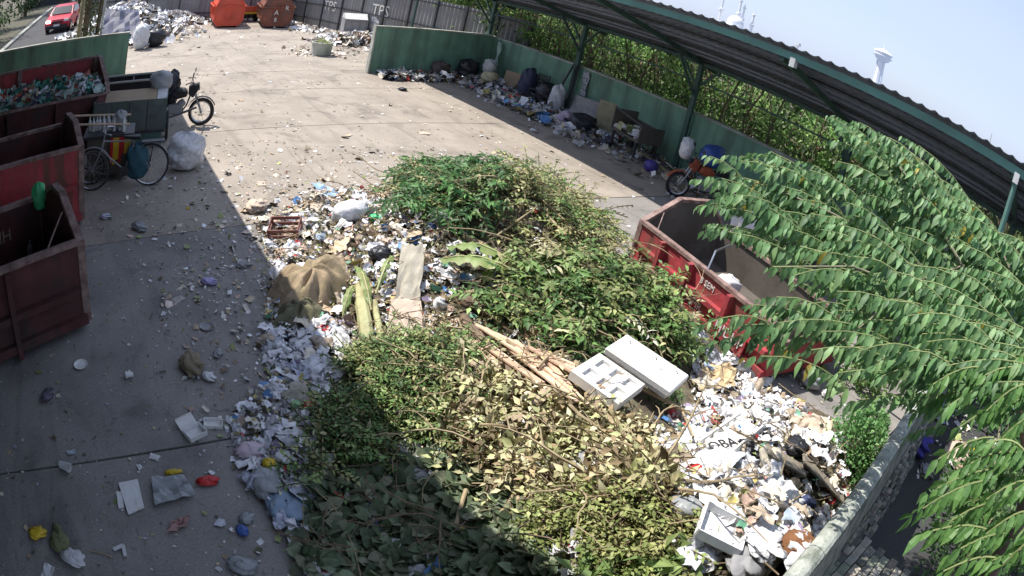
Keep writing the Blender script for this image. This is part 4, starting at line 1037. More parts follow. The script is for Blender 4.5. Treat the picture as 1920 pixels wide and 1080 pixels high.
# --- banana stem and leaves
def banana_leaf(p, q, w_, label, dz=.2, arch=.12, seed=1, m=M_BANANA):
    a = onheap(*p, dz); c = onheap(*q, dz); d = c - a; L = d.length; y = d.normalized(); x = y.cross(Vector((0, 0, 1))).normalized(); r = random.Random(seed)
    o = empty('banana_leaf', a, 0, label, 'leaf'); n = 16; V = []; F = []
    for i in range(n + 1):
        t = i / n; wd = w_ * (math.sin(math.pi * min(1, t * .95 + .05)) ** .6)
        cen = y * (L * t) + Vector((0, 0, arch * math.sin(math.pi * t)))
        for s_ in (-1, -.5, 0, .5, 1):
            jag = 1 + r.uniform(-.25, .12) * (abs(s_) == 1)
            V.append(cen + x * (s_ * wd * jag) + Vector((0, 0, -.35 * abs(s_) ** 1.5 * wd + r.uniform(-.012, .012) + .02 * math.sin(i * 2.1) * abs(s_))))
    for i in range(n):
        for j in range(4):
            a0 = i * 5 + j
            if j in (0, 3) and r.random() < .15: continue
            F.append((a0, a0 + 1, a0 + 6, a0 + 5))
    b = MB(); b.add(V, F); b.build('blade', m, o, smooth=True)
    b = MB(); b.tube([y * (L * t) + Vector((0, 0, arch * math.sin(math.pi * t) + .006)) for t in (-.1, .2, .5, .8, 1)], [.014, .012, .009, .006, .003], 5); b.build('midrib', M_BSTEM, o)
banana_leaf((960, 545), (815, 520), .14, 'large green banana leaf lying across the middle of the heap', .22, seed=2)
banana_leaf((945, 520), (830, 495), .12, 'upper yellowish banana leaf folded behind the large one', .22, seed=3)
banana_leaf((950, 500), (900, 560), .10, 'small banana leaf drooping at the right of the large one', .18, seed=4)
banana_leaf((690, 600), (662, 530), .06, 'wilted banana leaf above the pale banana stem', .2, seed=5)
banana_leaf((705, 570), (735, 510), .05, 'narrow banana leaf left of the standing torn cardboard', .2, seed=6)
banana_leaf((660, 560), (640, 620), .05, 'drooping banana leaf between the burlap and the banana stem', .15, seed=7)
M_DRYB = mat('dry_big_leaf', (.40, .32, .22), .85, var=.35, scale=8, dirt=(.24, .18, .12), dirt_amt=.6, dirt_scale=6, translucent=.1)
for i_, (p_, q_, lb_) in enumerate([((1050, 760), (990, 790), 'large curled dry leaf below the ends of the slats'), ((900, 770), (850, 800), 'brown curled leaf left of the slats end'), ((870, 700), (905, 745), 'pale papery leaf under the bark log'), ((1080, 800), (1130, 770), 'dry rolled leaf near the foam tray corner'), ((940, 810), (1000, 830), 'broad dead leaf in the middle of the dry patch'), ((1150, 850), (1110, 900), 'long dead leaf beside the slim pale stick')]):
    banana_leaf(p_, q_, .075, lb_, .16, arch=.09, seed=40 + i_, m=M_DRYB)
def bstem(p, q, r, label):
    a = onheap(*p, .1); c = onheap(*q, .18); b = MB(); n = 6
    b.tube([a.lerp(c, i / n) + Vector((0, 0, .03 * math.sin(i))) for i in range(n + 1)], [r * .6, r, r * 1.05, r, r * 1.05, r * .95, r * .8], 10)
    one('plantain_trunk', b, M_BSTEM, label, 'plant trunk')
bstem((688, 672), (672, 560), .075, 'thick pale banana stem standing out at the edge of the leafy cuttings')
bstem((712, 660), (700, 590), .035, 'thin split banana stem leaning beside the thick one')

# --- sheets, sacks, crates
sheet4('torn_cardboard', [(738, 585), (785, 590), (790, 500), (745, 500)], mat('torn_card', (.36, .33, .27), .85), 'torn grey brown cardboard standing in the middle of the heap', 'cardboard', zs=(.10, .10, .30, .30), ragged=.05, amp=.012)
sheet4('cardboard_sheet', [(722, 655), (795, 640), (785, 580), (730, 580)], M_CARDP, 'pale pink cardboard sheet below the torn grey cardboard', 'cardboard', zs=(.08, .08, .14, .14), ragged=.03, amp=.01)
sheet4('cardboard_sheet', [(1306, 745), (1375, 735), (1375, 690), (1312, 690)], mat('yellow_card', (.50, .38, .22), .8), 'crumpled cream cardboard near the foot of the red bin', 'cardboard', z=.08, ragged=.05, amp=.02)
sheet4('white_sheet', [(1100, 560), (1095, 590), (1140, 590), (1135, 560)], M_CARDP, 'small beige sheet in the green branches', 'paper', z=.15)
bag(onheap(655, 412), (.60, .36, .26), M_SACK, 'long white woven sack lying at the far left of the heap', 'sack', 31, rz=.3, knot=False, name='sack')
sheet4('blue_sheet', [(583, 350), (600, 348), (642, 368), (612, 378)], mat('pale_blue', (.22, .36, .55), .5), 'light blue plastic scrap beyond the long white sack', 'plastic', z=.05, amp=.02)
bag(onheap(702, 415), (.16, .14, .10), M_SCREW, 'small bright green bag at the end of the long white sack', 'bag', 32, knot=False)
bag(onheap(832, 418), (.34, .26, .14), M_CLEAR, 'clear plastic bag lying under the far branches', 'bag', 33, knot=False)
sheet4('blue_sheet', [(800, 425), (850, 428), (852, 436), (803, 434)], M_BLUE, 'flat blue plastic strip under the clear bag', 'plastic', z=.05, amp=.008)
bag(onheap(712, 490), (.28, .24, .18), M_BLACKBAG, 'small black bag with a white lump in the middle litter', 'bag', 34, knot=False)
bag(onheap(704, 478), (.12, .12, .12), M_WHITE, 'round white lump sitting in the small black bag', 'bag', 35, knot=False, amp=.05)
sheet4('food_tray', [(818, 440), (842, 452), (838, 430), (815, 426)], mat('tray_cream', (.5, .46, .33), .7), 'cream waffle patterned tray below the blue strip', 'tray', z=.07, amp=.004)
bag(onheap(822, 585), (.14, .12, .16), M_WHITE, 'crumpled white paper ball above the wooden slats', 'paper', 36, knot=False, amp=.35)
# burlap sack: three folded lumps of one cloth
def lumpcloth(pxs, label, m, name='burlap_sack', cat_='sack', h=.34, seed=5, folds=9):
    c = [onheap(*p) for p in pxs]; cen = sum(c, Vector()) / len(c); r = np.random.default_rng(seed); n = 40; k = 12; V = []; F = []
    # radial sheet from the outline up to a ridge
    L = len(c)
    for i in range(n):
        t = i / n * L; a = c[int(t) % L]; d = c[(int(t) + 1) % L]; p = a.lerp(d, t - int(t))
        for j in range(k + 1):
            s = j / k; q = p.lerp(cen, s); hz = h * (1 - (1 - s) ** 2.2) * (1 + .22 * math.sin(i * folds * 2 * math.pi / n + s * 4) * (1 - s) * 1.6) + .04 * math.sin(i * .9 + s * 9) * s * (1 - s) * 4
            g = max(0, float(HH(q.x, q.y)))
            V.append(Vector((q.x, q.y, g + hz + .005)))
    for i in range(n):
        for j in range(k): a = i * (k + 1) + j; b2 = ((i + 1) % n) * (k + 1) + j; F.append((a, b2, b2 + 1, a + 1))
    b = MB(); b.add(V, F); return one(name, b, m, label, cat_, smooth=True)
lumpcloth([(498, 560), (510, 530), (580, 505), (650, 492), (662, 530), (640, 560), (590, 590), (530, 600)], 'large brown burlap sack sprawled at the left side of the heap', M_BURLAP, h=.32)
lumpcloth([(506, 620), (515, 590), (560, 580), (610, 580), (600, 610), (560, 628)], 'muddy green brown cloth bundle under the burlap sack', mat('muddy_cloth', (.15, .14, .085), .9, var=.3), 'cloth_bundle', 'cloth', h=.2, seed=8)
# plastic crate
pc = onheap(536, 446); o = empty('plastic_crate', pc, R_(-38), 'reddish brown slatted plastic crate tipped at the far left corner of the heap', 'crate', rot=(R_(14), R_(-8), R_(-30)))
cm = mat('crate_brown', (.20, .075, .06), .6, var=.3)
for z in (.03, .12, .21):
    for (cx_, cy_, dx, dy) in ((0, -.15, .42, .012), (0, .15, .42, .012), (-.21, 0, .012, .3), (.21, 0, .012, .3)):
        b = MB(); b.box((cx_, cy_, z), (dx, dy, .05)); b.build('slat', cm, o)
for sx in (-.205, .205):
    for sy in (-.145, .145):
        b = MB(); b.box((sx, sy, .12), (.03, .03, .24)); b.build('corner_post', cm, o)
b = MB(); b.box((0, 0, .005), (.42, .3, .01)); b.build('base', cm, o)

# --- white litter in front of the red bin
def ribbed_foam():
    a = onheap(1300, 850, .12); c = onheap(1375, 800, .15); d = onheap(1350, 880, .10)
    o_, u_, v_, n_ = slab_frame(a, c, d, .05); o = empty('ribbed_foam', o_, 0, 'white ribbed styrofoam packing piece in the sunlit white litter', 'foam piece')
    b = MB(); prism4(b, Z0, u_, v_, n_, 0, 1, 0, 1, -.04, -.015); b.build('base', M_FOAM, o)
    for k in range(5):
        b = MB(); prism4(b, Z0, u_, v_, n_, .08 + k * .19, .16 + k * .19, .1, .9, -.016, .02); b.build('rib', M_FOAM, o)
    b = MB(); prism4(b, Z0, u_, v_, n_, 0, 1, -.02, .06, -.016, .03); prism4(b, Z0, u_, v_, n_, 0, 1, .94, 1.0, -.016, .03); b.build('rim', M_FOAM, o)
ribbed_foam()
sk = sheet4('printed_sack', [(1262, 895), (1330, 925), (1395, 860), (1320, 850)], M_SACK, 'flat white sack printed with large dark letters OBA', 'sack', z=.09, amp=.012, n=8)
pa, pb2, pd = onheap(1312, 868, .125), onheap(1372, 850, .125), onheap(1318, 900, .125)
ang = math.atan2(pb2.y - pa.y, pb2.x - pa.x)
sl_ = sk.location
t = text('OBA', .16, M_DARKM, sk, pa.lerp(pb2, .5) - sl_ + Vector((0, 0, .03)), (0, 0, ang), .003, 'print')
bag(onheap(1300, 898), (.20, .14, .07), M_REDP, 'red plastic wrapper on the flat lettered sack', 'wrapper', 41, knot=False, rz=.6, amp=.3)
for k, (p, q) in enumerate([((1425, 862), (1500, 900)), ((1495, 880), (1572, 950))]):
    a = onheap(*p, .13); c = onheap(*q, .10); b = MB(); b.beam(a, c, .17, .02, up=(.2, -.2, 1)); one('plank', b, mat('grey_plank', (.27, .24, .19), .85, var=.3, scale=9, dirt=(.14, .11, .08), dirt_amt=.7, dirt_scale=9),
        ['upper grey weathered plank crossing the white litter', 'lower rotten plank ending against the foreground wall'][k], 'plank')
ITEMS = [  # x, y, size, material, label, category, seed
 (1488, 850, (.30, .24, .16), M_BLACKBAG, 'glossy black bag above the weathered plank', 'bag'),
 (1472, 945, (.26, .20, .16), M_WHITE, 'knotted white bag left of the navy bag by the wall', 'bag'),
 (1505, 958, (.20, .18, .16), mat('navy_bag', (.05, .06, .13), .4), 'navy blue bag at the lower plank', 'bag'),
 (1430, 1020, (.36, .28, .08), M_SACK, 'big white plastic bag near the bottom edge of the litter', 'bag'),
 (1488, 1035, (.30, .26, .14), mat('coir', (.20, .09, .04), .95, var=.4, bump=.9), 'clump of red brown coconut husk beside the foreground wall', 'husk'),
 (1395, 1062, (.34, .26, .12), M_GREY, 'flattened grey bag at the very bottom of the litter', 'bag'),
 (1425, 790, (.36, .24, .14), M_SACK, 'crinkled white bag above the ribbed foam piece', 'bag'),
 (1380, 770, (.24, .18, .10), M_CLEAR, 'clear crumpled film right of the ribbed foam piece', 'bag'),
 (1462, 800, (.28, .2, .1), M_WHITE, 'white bag at the bin side of the sunlit litter', 'bag'),
 (1300, 640, (.36, .26, .18), M_SACK, 'white crumpled bag against the side of the red bin', 'bag'),
 (1330, 672, (.30, .22, .14), M_CLEAR, 'translucent bag under the front corner of the red bin', 'bag'),
 (1515, 725, (.36, .28, .22), M_CLEAR, 'grey translucent bag in the shade at the end of the red bin', 'bag'),
 (1548, 745, (.18, .16, .12), M_WHITE, 'small white bag beside the grey translucent bag', 'bag'),
 (1160, 515, (.30, .24, .18), M_CLEAR, 'bluish clear bag at the corner foot of the red bin', 'bag'),
 (1290, 960, (.30, .2, .1), M_CLEAR, 'clear film bag at the left edge of the sunlit litter', 'bag'),
 (700, 1000, (.2, .16, .08), M_BLUE, 'crushed blue packet in the shaded leaves', 'packet'),
 (790, 900, (.26, .18, .12), M_CLEAR, 'grey plastic bag in the shaded leaves left of the stick', 'bag'),
 (775, 855, (.22, .14, .08), M_WHITE, 'white torn paper at the top of the shaded leaves', 'paper'),
 (880, 595, (.12, .1, .08), M_CLEAR, 'small clear cup by the stubby log', 'cup'),
 (1010, 500, (.22, .16, .10), M_CLEAR, 'clear bag stuck in the olive branches', 'bag'),
 # left flank
 (585, 765, (.26, .18, .10), M_REDP, 'bright red plastic bag on the left flank of the heap', 'bag'),
 (555, 765, (.12, .12, .08), mat('mint', (.3, .5, .25), .5), 'pale green packet beside the bright red bag', 'packet'),
 (570, 650, (.36, .26, .10), M_SACK, 'white and grey crumpled plastic below the burlap sack', 'bag'),
 (628, 650, (.28, .20, .09), M_WHITE, 'bright white torn sheet beside the banana stem', 'sheet'),
 (580, 625, (.12, .12, .06), M_FOAM, 'square white foam scrap under the burlap sack', 'foam scrap'),
 (572, 700, (.22, .17, .11), M_WHITE, 'white lidded food box in the left litter', 'box'),
 (530, 690, (.24, .12, .06), M_CLEAR, 'long clear film strip trailing left from the heap', 'film'),
 (600, 740, (.30, .22, .1), M_CLEAR, 'large clear bag above the bright red bag', 'bag'),
 (508, 745, (.14, .1, .07), mat('lilac', (.45, .44, .6), .5), 'lilac plastic cup tipped over left of the red bag', 'cup'),
 (470, 855, (.28, .2, .11), mat('pinkish', (.5, .4, .45), .5), 'pinkish plastic bag at the outer left of the litter', 'bag'),
 (500, 915, (.34, .26, .12), M_CLEAR, 'pale clear bag above the end of the left litter', 'bag'),
 (530, 860, (.20, .16, .06), M_WHITE, 'white paper wrapping next to the green stalks', 'paper'),
 (505, 880, (.14, .12, .1), M_YEL, 'yellow and orange snack wrapper in the left litter', 'wrapper'),
 (600, 832, (.2, .14, .08), M_FOAM, 'white foam food box below the bright red bag', 'box'),
 (598, 1072, (.24, .22, .08), M_WHITE, 'round white plastic lid at the bottom edge', 'lid'),
 (455, 998, (.12, .1, .04), M_BLUE, 'small blue and white packet on the ground at the bottom', 'packet'),
 (540, 960, (.34, .4, .1), mat('bluish_net', (.22, .3, .4), .6), 'bluish netting bag lying at the foot of the cuttings', 'net'),
]
for k, (x, y, sz, m, lb, ct) in enumerate(ITEMS):
    bag(onheap(x, y), tuple(s_ * .9 for s_ in sz), m, lb, ct, 100 + k, knot=(k % 3 == 0), rz=k * 1.3, amp=.24, name=ct.replace(' ', '_'))
def foodbox(p, s, yaw, label, name='food_box', open_=True, tilt=0, m=M_FOAM):
    o = empty(name, p, 0, label, 'food box', rot=(tilt, 0, yaw)); w_, d_, h_ = s; t = .008
    b = MB(); b.box((0, 0, t / 2), (w_, d_, t))
    for (cx_, cy_, dx, dy) in ((0, -d_ / 2, w_, t), (0, d_ / 2, w_, t), (-w_ / 2, 0, t, d_ - t), (w_ / 2, 0, t, d_ - t)): b.box((cx_, cy_, h_ / 2 + t), (dx, dy, h_))
    b.build('tray', m, o)
    if open_:
        b = MB(); b.box((0, d_ / 2 + d_ * .45, h_ * .8), (w_, d_ * .9, t), Matrix.Rotation(R_(25), 3, 'X')); b.box((0, d_ * 1.35, h_ * 1.5), (w_, t, h_ * .5)); b.build('lid', m, o)
    return o
foodbox(at(366, 815), (.19, .14, .045), .35, 'open white foam food box left of the heap on the shaded concrete')
foodbox(at(400, 797), (.17, .11, .03), -.3, 'flat white foam lid touching the open food box', 'shallow_tray', False)
foodbox(onheap(1335, 1020, .1), (.26, .30, .06), .5, 'white foam box lying in the litter near the bottom edge', 'foam_box', False, .15)
def flat(name, px4, m, label, cat_='sheet', th=.004, z=.008, amp=.004, **k):
    return one(name, grid_sheet([at(x, y, z) for x, y in px4], th=th, amp=amp, **k), m, label, cat_)
flat('foam_sheet', [(222, 905), (258, 898), (270, 950), (240, 963)], M_FOAM, 'white foam sheet with a notched corner on the shaded ground', th=.015, z=.025, amp=.001)
flat('foam_sheet', [(218, 922), (228, 921), (232, 950), (222, 952)], M_FOAM, 'narrow foam strip against the notched foam sheet', th=.015, z=.02, amp=.001)
flat('carrier_bag', [(284, 893), (345, 890), (368, 925), (290, 945)], M_CLEAR, 'flattened clear carrier bag with yellowish stains at the lower left', 'bag', z=.05, amp=.015)
flat('pink_wrap', [(312, 1000), (322, 975), (356, 965), (350, 985)], mat('pinkwrap', (.35, .2, .18), .5), 'crumpled pink brown wrap below the carrier bag', 'wrapper', z=.03, amp=.015)
bag(at(392, 905), (.18, .09, .05), M_REDP, 'red and white twisted wrapper right of the carrier bag', 'wrapper', 201, knot=False, amp=.4)
bag(at(325, 888), (.14, .06, .03), M_YEL, 'small yellowish wrapper above the carrier bag', 'wrapper', 203, knot=False, amp=.4)
SM = [  # small pieces on the shaded concrete that can be told apart
 (152, 686, .085, 'disc', M_FOAM, 'round white foam plate alone on the dark concrete', 'plate'), (388, 614, .085, 'disc', M_GREY, 'dented grey metal plate left of the burlap sack', 'plate'),
 (250, 707, .07, 'cup', M_WHITE, 'white paper cup lying below the notched litter', 'cup'), (115, 877, .09, 'cup', M_WHITE, 'crushed white cup on the concrete joint', 'cup'),
 (134, 849, .09, 'sq', mat('palebl', (.42, .47, .52), .6), 'pale blue square packet at the lower left', 'packet'), (290, 858, .10, 'sq', M_WHITE, 'framed white wrapper on the concrete joint', 'wrapper'),
 (262, 877, .06, 'sq', M_WHITE, 'small white carton below the framed wrapper', 'carton'), (307, 589, .08, 'sq', M_WHITE, 'white scrap of foil in the shade', 'foil'),
 (335, 562, .14, 'sq', mat('newsprint', (.4, .38, .34), .8), 'brownish printed sheet on the shaded concrete', 'paper'), (393, 532, .14, 'bag', mat('lilac2', (.4, .36, .6), .5), 'lilac plastic bag lying flat in the shade', 'bag'),
 (281, 527, .06, 'sq', M_WHITE, 'small white card above the lilac bag', 'card'), (325, 458, .06, 'sq', M_WHITE, 'tiny pale carton by the shade edge', 'carton'), (395, 467, .045, 'sq', M_WHITE, 'tiny white cap near the shade edge', 'cap'),
 (198, 409, .14, 'bag', mat('lil3', (.5, .5, .62), .5), 'bluish white plastic bag behind the nearest bin', 'bag'), (262, 430, .20, 'bag', M_CLEAR, 'clump of white litter on the joint behind the nearest bin', 'litter'),
 (352, 391, .09, 'sq', M_YEL, 'yellow snack packet lying in the shade', 'packet'), (468, 562, .12, 'sq', mat('tan', (.45, .38, .28), .8), 'tan square napkin left of the burlap sack', 'napkin'),
 (455, 500, .13, 'bag', M_GREY, 'grey crushed bowl near the shade edge', 'bowl'), (392, 710, .12, 'bag', M_WHITE, 'star shaped white paper scrap', 'paper'), (360, 690, .26, 'bag', mat('husk', (.22, .18, .12), .9), 'brown rag with pale leaves on the concrete', 'rag'),
 (90, 745, .14, 'bag', mat('dpl', (.12, .1, .14), .5), 'dark purple bag scrap at the left', 'bag'), (72, 1003, .12, 'bag', M_YEL, 'yellow green fruit wrapper at the bottom left', 'wrapper'), (140, 1050, .16, 'bag', M_WHITE, 'crumpled white paper at the bottom left', 'paper'),
 (115, 1020, .18, 'bag', mat('olv', (.16, .17, .08), .8), 'olive rotting peel at the bottom left', 'peel'), (90, 1073, .14, 'sq', M_WHITE, 'printed white packet at the very bottom left', 'packet'), (232, 1025, .10, 'vee', M_WHITE, 'folded white V shaped strip on the dark ground', 'strip'),
 (190, 1040, .16, 'stick', M_STEM, 'short pale stick near the V shaped strip', 'stick'), (440, 653, .12, 'stick', M_WHITE, 'thin white straw lying left of the heap', 'straw'), (410, 665, .1, 'bag', M_GREY, 'grey leaf shaped scrap below the metal plate', 'scrap'),
 (463, 975, .1, 'bag', M_CLEAR, 'clear cup near the bottom of the left litter', 'cup'), (458, 1065, .16, 'bag', M_CLEAR, 'crumpled clear film at the bottom edge', 'film'), (410, 1068, .05, 'sq', M_WHITE, 'small white tag at the bottom edge', 'tag'),
 (490, 345, .2, 'sq', M_CARDP, 'flat pale shoe sole in the sunlit yard', 'sole'), (480, 394, .3, 'bag', M_CARDP, 'squashed beige paper at the edge of the sunlight', 'paper'), (795, 250, .26, 'sq', M_CARDP, 'flat white board lying in the sunlit yard', 'board'),
 (755, 170, .2, 'bag', M_BLACKBAG, 'small black bag near the short green wall', 'bag'), (1000, 247, .16, 'bag', M_WHITE, 'white bag at the right shade edge', 'bag'),
]
for k, (x, y, s_, kind_, m, lb, ct) in enumerate(SM):
    p = at(x, y); b = MB(); yw = k * 2.399
    nm = ct.replace(' ', '_')
    if kind_ == 'disc':
        b.lathe([(0.001, .006), (s_ * .7, .006), (s_, .022), (s_ * 1.03, .022), (s_ * .75, .0)], 18, close=False)
    elif kind_ == 'cup':
        b.lathe([(s_ * .35, 0), (s_ * .5, s_ * 1.3), (s_ * .45, s_ * 1.3), (s_ * .3, .01)], 12, (0, 0, s_ * .45), Matrix.Rotation(R_(82), 3, 'X'), close=False)
    elif kind_ == 'sq':
        b = grid_sheet([(-s_ / 2, -s_ * .35, .01), (s_ / 2, -s_ * .35, .012), (s_ / 2, s_ * .35, .015), (-s_ / 2, s_ * .35, .01)], n=4, th=.008, amp=.006, seed=k)
    elif kind_ == 'vee':
        b.beam((0, 0, .02), (s_, 0, .02), .03, .01); b.beam((0, 0, .02), (s_ * .4, s_, .02), .03, .01)
    elif kind_ == 'stick': b.tube([(-s_ * .6, 0, .01), (0, .01, .012), (s_ * .6, 0, .01)], .007, 5)
    else:
        bag(p, (s_ * 1.2, s_ * .8, s_ * .45), m, lb, ct, 300 + k, knot=False, rz=yw, amp=.42, name=nm); continue
    tag(b.build(nm, m, loc=p, rot=(0, 0, yw)), lb, ct)

# ------------------------------------------------------------------ fine litter trodden over the yard: nobody could count it
def scatter_ground(n, region, size, cols, z=(.0, .012), tmpl=None, tilt=.15, dens=None):
    x0, x1, y0, y1 = region; P = np.stack([RNG.uniform(x0, x1, n), RNG.uniform(y0, y1, n), RNG.uniform(*z, n)], 1)
    if dens is not None: P = P[RNG.uniform(0, 1, n) < dens(P[:, 0], P[:, 1])]
    ps = []
    for k in range(6):
        Q = P[np.arange(len(P)) % 6 == k]; c = len(Q); s = RNG.uniform(*size, c) * RNG.choice([.5, .8, 1, 1.7], c, p=[.4, .3, .2, .1])
        S = np.stack([s, s * RNG.uniform(.4, 1, c), s * .45], 1); ps.append(inst(*CR_T[k], Q, rots(c, tilt), S, pick(cols, c, .2)))
    return cat(ps)
PALE = [(.62, .57, .48), (.55, .48, .38), (.66, .64, .6), (.40, .32, .22), (.3, .22, .14), (.6, .6, .6), (.14, .11, .08), (.2, .16, .1)]
def clump(x, y):
    return np.clip(.08 + 1.1 * (np.sin(x * 1.9 + 1.3 * np.sin(y * .8)) * np.sin(y * 1.3 + 2 * np.sin(x * .6)) ) ** 2, 0, 1)
def nearheap(x, y):
    d = np.hypot((x - 4.3) / 3.0, (y - 5.0) / 4.6); return np.exp(-np.clip(d - .75, 0, 9) * 3.2)
stuff('yard_litter', cat([scatter_ground(3400, (-4, 13.6, 8, 18.6), (.03, .09), PALE, dens=clump), scatter_ground(1300, (1, 14, 18.6, 31), (.05, .12), PALE, dens=clump)]), M_TRASH,
      'thin scatter of pale leaves and scraps across the sunlit yard', 'litter')
stuff('yard_litter', cat([scatter_ground(2600, (-1.6, 3.6, 1.8, 12), (.02, .055), PALE + LEAFO + [(.35, .36, .4)] * 2, dens=lambda x, y: clump(x * 1.7, y * 1.7) * .8),
      scatter_ground(2500, (-1.6, 3.6, 1.8, 12), (.012, .025), PALE + [(.1, .09, .07)] * 3)]), M_TRASH, 'small dull scraps on the shaded concrete at the left', 'litter')
stuff('yard_litter', scatter_ground(14000, (.6, 9, .6, 11.5), (.025, .075), PALE + WARM + LEAFO[:2] + TRASH_C[:4], z=(0, .03), dens=nearheap, tilt=.4), M_TRASH, 'crumbs and scraps spread around the foot of the heap', 'litter')
def strip(x, y): return np.clip((x - 11.0) / 2.6, 0, 1) ** 1.2 * (.35 + .65 * np.sin(y * .9 + .6) ** 2)
stuff('wall_litter', cat([scatter_ground(3800, (10.9, 13.65, 4, 18.5), (.05, .22), TRASH_C[:8] + PALE + [(.08, .08, .1)] * 3, z=(0, .10), dens=strip, tilt=.5),
      scatter_ground(1500, (11.6, 13.65, 11.5, 18.5), (.08, .26), TRASH_C + PALE + [(.06, .06, .08)] * 6, z=(0, .22), tilt=.6)]), M_TRASH, 'shaded rubbish strewn along the foot of the long green wall', 'litter')
stuff('wall_litter', cat([scatter_ground(1500, (9.4, 13.6, 17.5, 18.6), (.06, .24), PALE + TRASH_C + [(.05, .05, .06)] * 9, z=(0, .16), tilt=.6)]), M_TRASH, 'rubbish heaped against the short green wall', 'litter')
stuff('far_litter', cat([scatter_ground(2600, (8.5, 13.8, 22, 32), (.08, .25), PALE + TRASH_C[:6], z=(0, .08), tilt=.5, dens=lambda x, y: np.clip(1 - np.abs(x - (10.9 + (32.9 - y) * .245 - .7)) / 1.6, 0, 1)),
      scatter_ground(700, (7.6, 11.5, 21.2, 25.2), (.07, .2), PALE + WARM, z=(0, .06), tilt=.5, dens=lambda x, y: np.exp(-((x - 9.3) / 1.3) ** 2 - ((y - 22.9) / 1.1) ** 2))]), M_TRASH,
      'rubbish scattered along the far fence and round the planter', 'litter')
def farpile(cx, cy, sx, sy, h, n, cols, label):
    x = RNG.normal(0, .55, n) * sx + cx; y = RNG.normal(0, .55, n) * sy + cy
    z = h * np.exp(-(((x - cx) / sx) ** 2 + ((y - cy) / sy) ** 2)) * RNG.uniform(.75, 1.05, n); P = np.stack([x, y, z], 1); ps = []
    for k in range(6):
        Q = P[np.arange(n) % 6 == k]; c = len(Q); ps.append(inst(*CR_T[k], Q, rots(c, .6), RNG.uniform(.15, .42, c), pick(cols, c, .15)))
    return stuff('rubbish_pile', cat(ps), M_TRASH, label, 'rubbish pile')
farpile(1.6, 31.5, 2.4, 3.6, 1.5, 2200, TRASH_C[:12] + PALE + [(.06, .07, .1)] * 3, 'long pile of mixed rubbish in front of the far fence at the left')
farpile(4.4, 34.0, 1.4, 1.0, .6, 600, TRASH_C[:12] + PALE, 'low pile of white rubbish beside the bright orange skip')
farpile(11.8, 25.2, 1.6, .9, .35, 500, TRASH_C[:12] + PALE + WARM, 'rubbish fallen round the grey metal bins')

# ------------------------------------------------------------------ things along the long green wall
def leaning(px, py, w_, h_, m, label, name='cardboard_sheet', cat_='cardboard', x=13.5, lean=12, yaw=0, th=.02, zoff=0):
    p = onx(px, py, x); o = MB(); o.box((0, 0, h_ / 2), (th, w_, h_)); ob = o.build(name, m, loc=(x - .15, p.y, zoff), rot=(0, R_(lean), R_(yaw)))
    return tag(ob, label, cat_)
leaning(962, 160, .55, .65, M_CARD, 'brown cardboard leaning on the green wall near its far corner', yaw=25)
leaning(1097, 215, .85, .75, mat('grey_board', (.34, .33, .33), .8), 'large tilted pale grey board against the green wall', 'board', 'board', yaw=18, lean=16)
leaning(1137, 235, .50, .95, mat('tan_board', (.35, .31, .21), .8), 'tan upright panel standing behind the dark handcart', 'panel', 'panel', yaw=30, x=13.3, lean=6)
pp = onx(990, 170, 13.3); bag(Vector((13.25, pp.y, 0)), (.6, .55, 1.0), mat('navyblack', (.04, .045, .09), .5, var=.4), 'tall dark blue black bag against the green wall', 'bag', 401, knot=False, amp=.3)
pp = onx(1020, 180, 13.3); bag(Vector((13.25, pp.y - .1, 0)), (.6, .6, .75), M_BLACKBAG, 'low black bag beside the stacked chairs by the wall', 'bag', 402, knot=False, amp=.3)
pp = onx(1047, 195, 13.35); bag(Vector((13.25, pp.y, 0)), (.45, .5, .85), M_SACK, 'upright white sack against the green wall left of the hanging cloth', 'sack', 403, name='sack', amp=.16)
pp = onx(1092, 248, 12.6); bag(Vector((12.55, pp.y, 0)), (.75, .7, .5), M_BLACKBAG, 'rounded black bag in front of the pale grey board', 'bag', 404, amp=.12)
pp = onx(1070, 240, 12.6); bag(Vector((12.45, pp.y + .1, 0)), (.5, .4, .4), mat('patch', (.5, .4, .5), .6, var=.6, scale=30), 'patchwork white and pink bag left of the rounded black bag', 'bag', 405, amp=.3)
pp = onx(920, 140, 13.2); bag(Vector((13.1, pp.y, .35)), (.45, .45, .5), M_WHITE, 'white bag with a red mark on the rubbish in the wall corner', 'bag', 406, amp=.2)
pp = onx(915, 158, 12.8); bag(Vector((12.8, pp.y, .12)), (.6, .5, .38), mat('cream', (.55, .48, .3), .6), 'cream coloured open bag in the wall corner', 'bag', 407, amp=.35, knot=False)
pp = onx(896, 140, 13.2); bag(Vector((12.6, 18.2, 0)), (.7, .6, .7), M_BLACKBAG, 'dark bag at the corner of the short green wall', 'bag', 408, amp=.3)
bag(Vector((11.6, 18.3, 0)), (.6, .5, .55), mat('brownbag', (.1, .08, .07), .7), 'brown black sack half way along the short green wall', 'bag', 409, amp=.3)
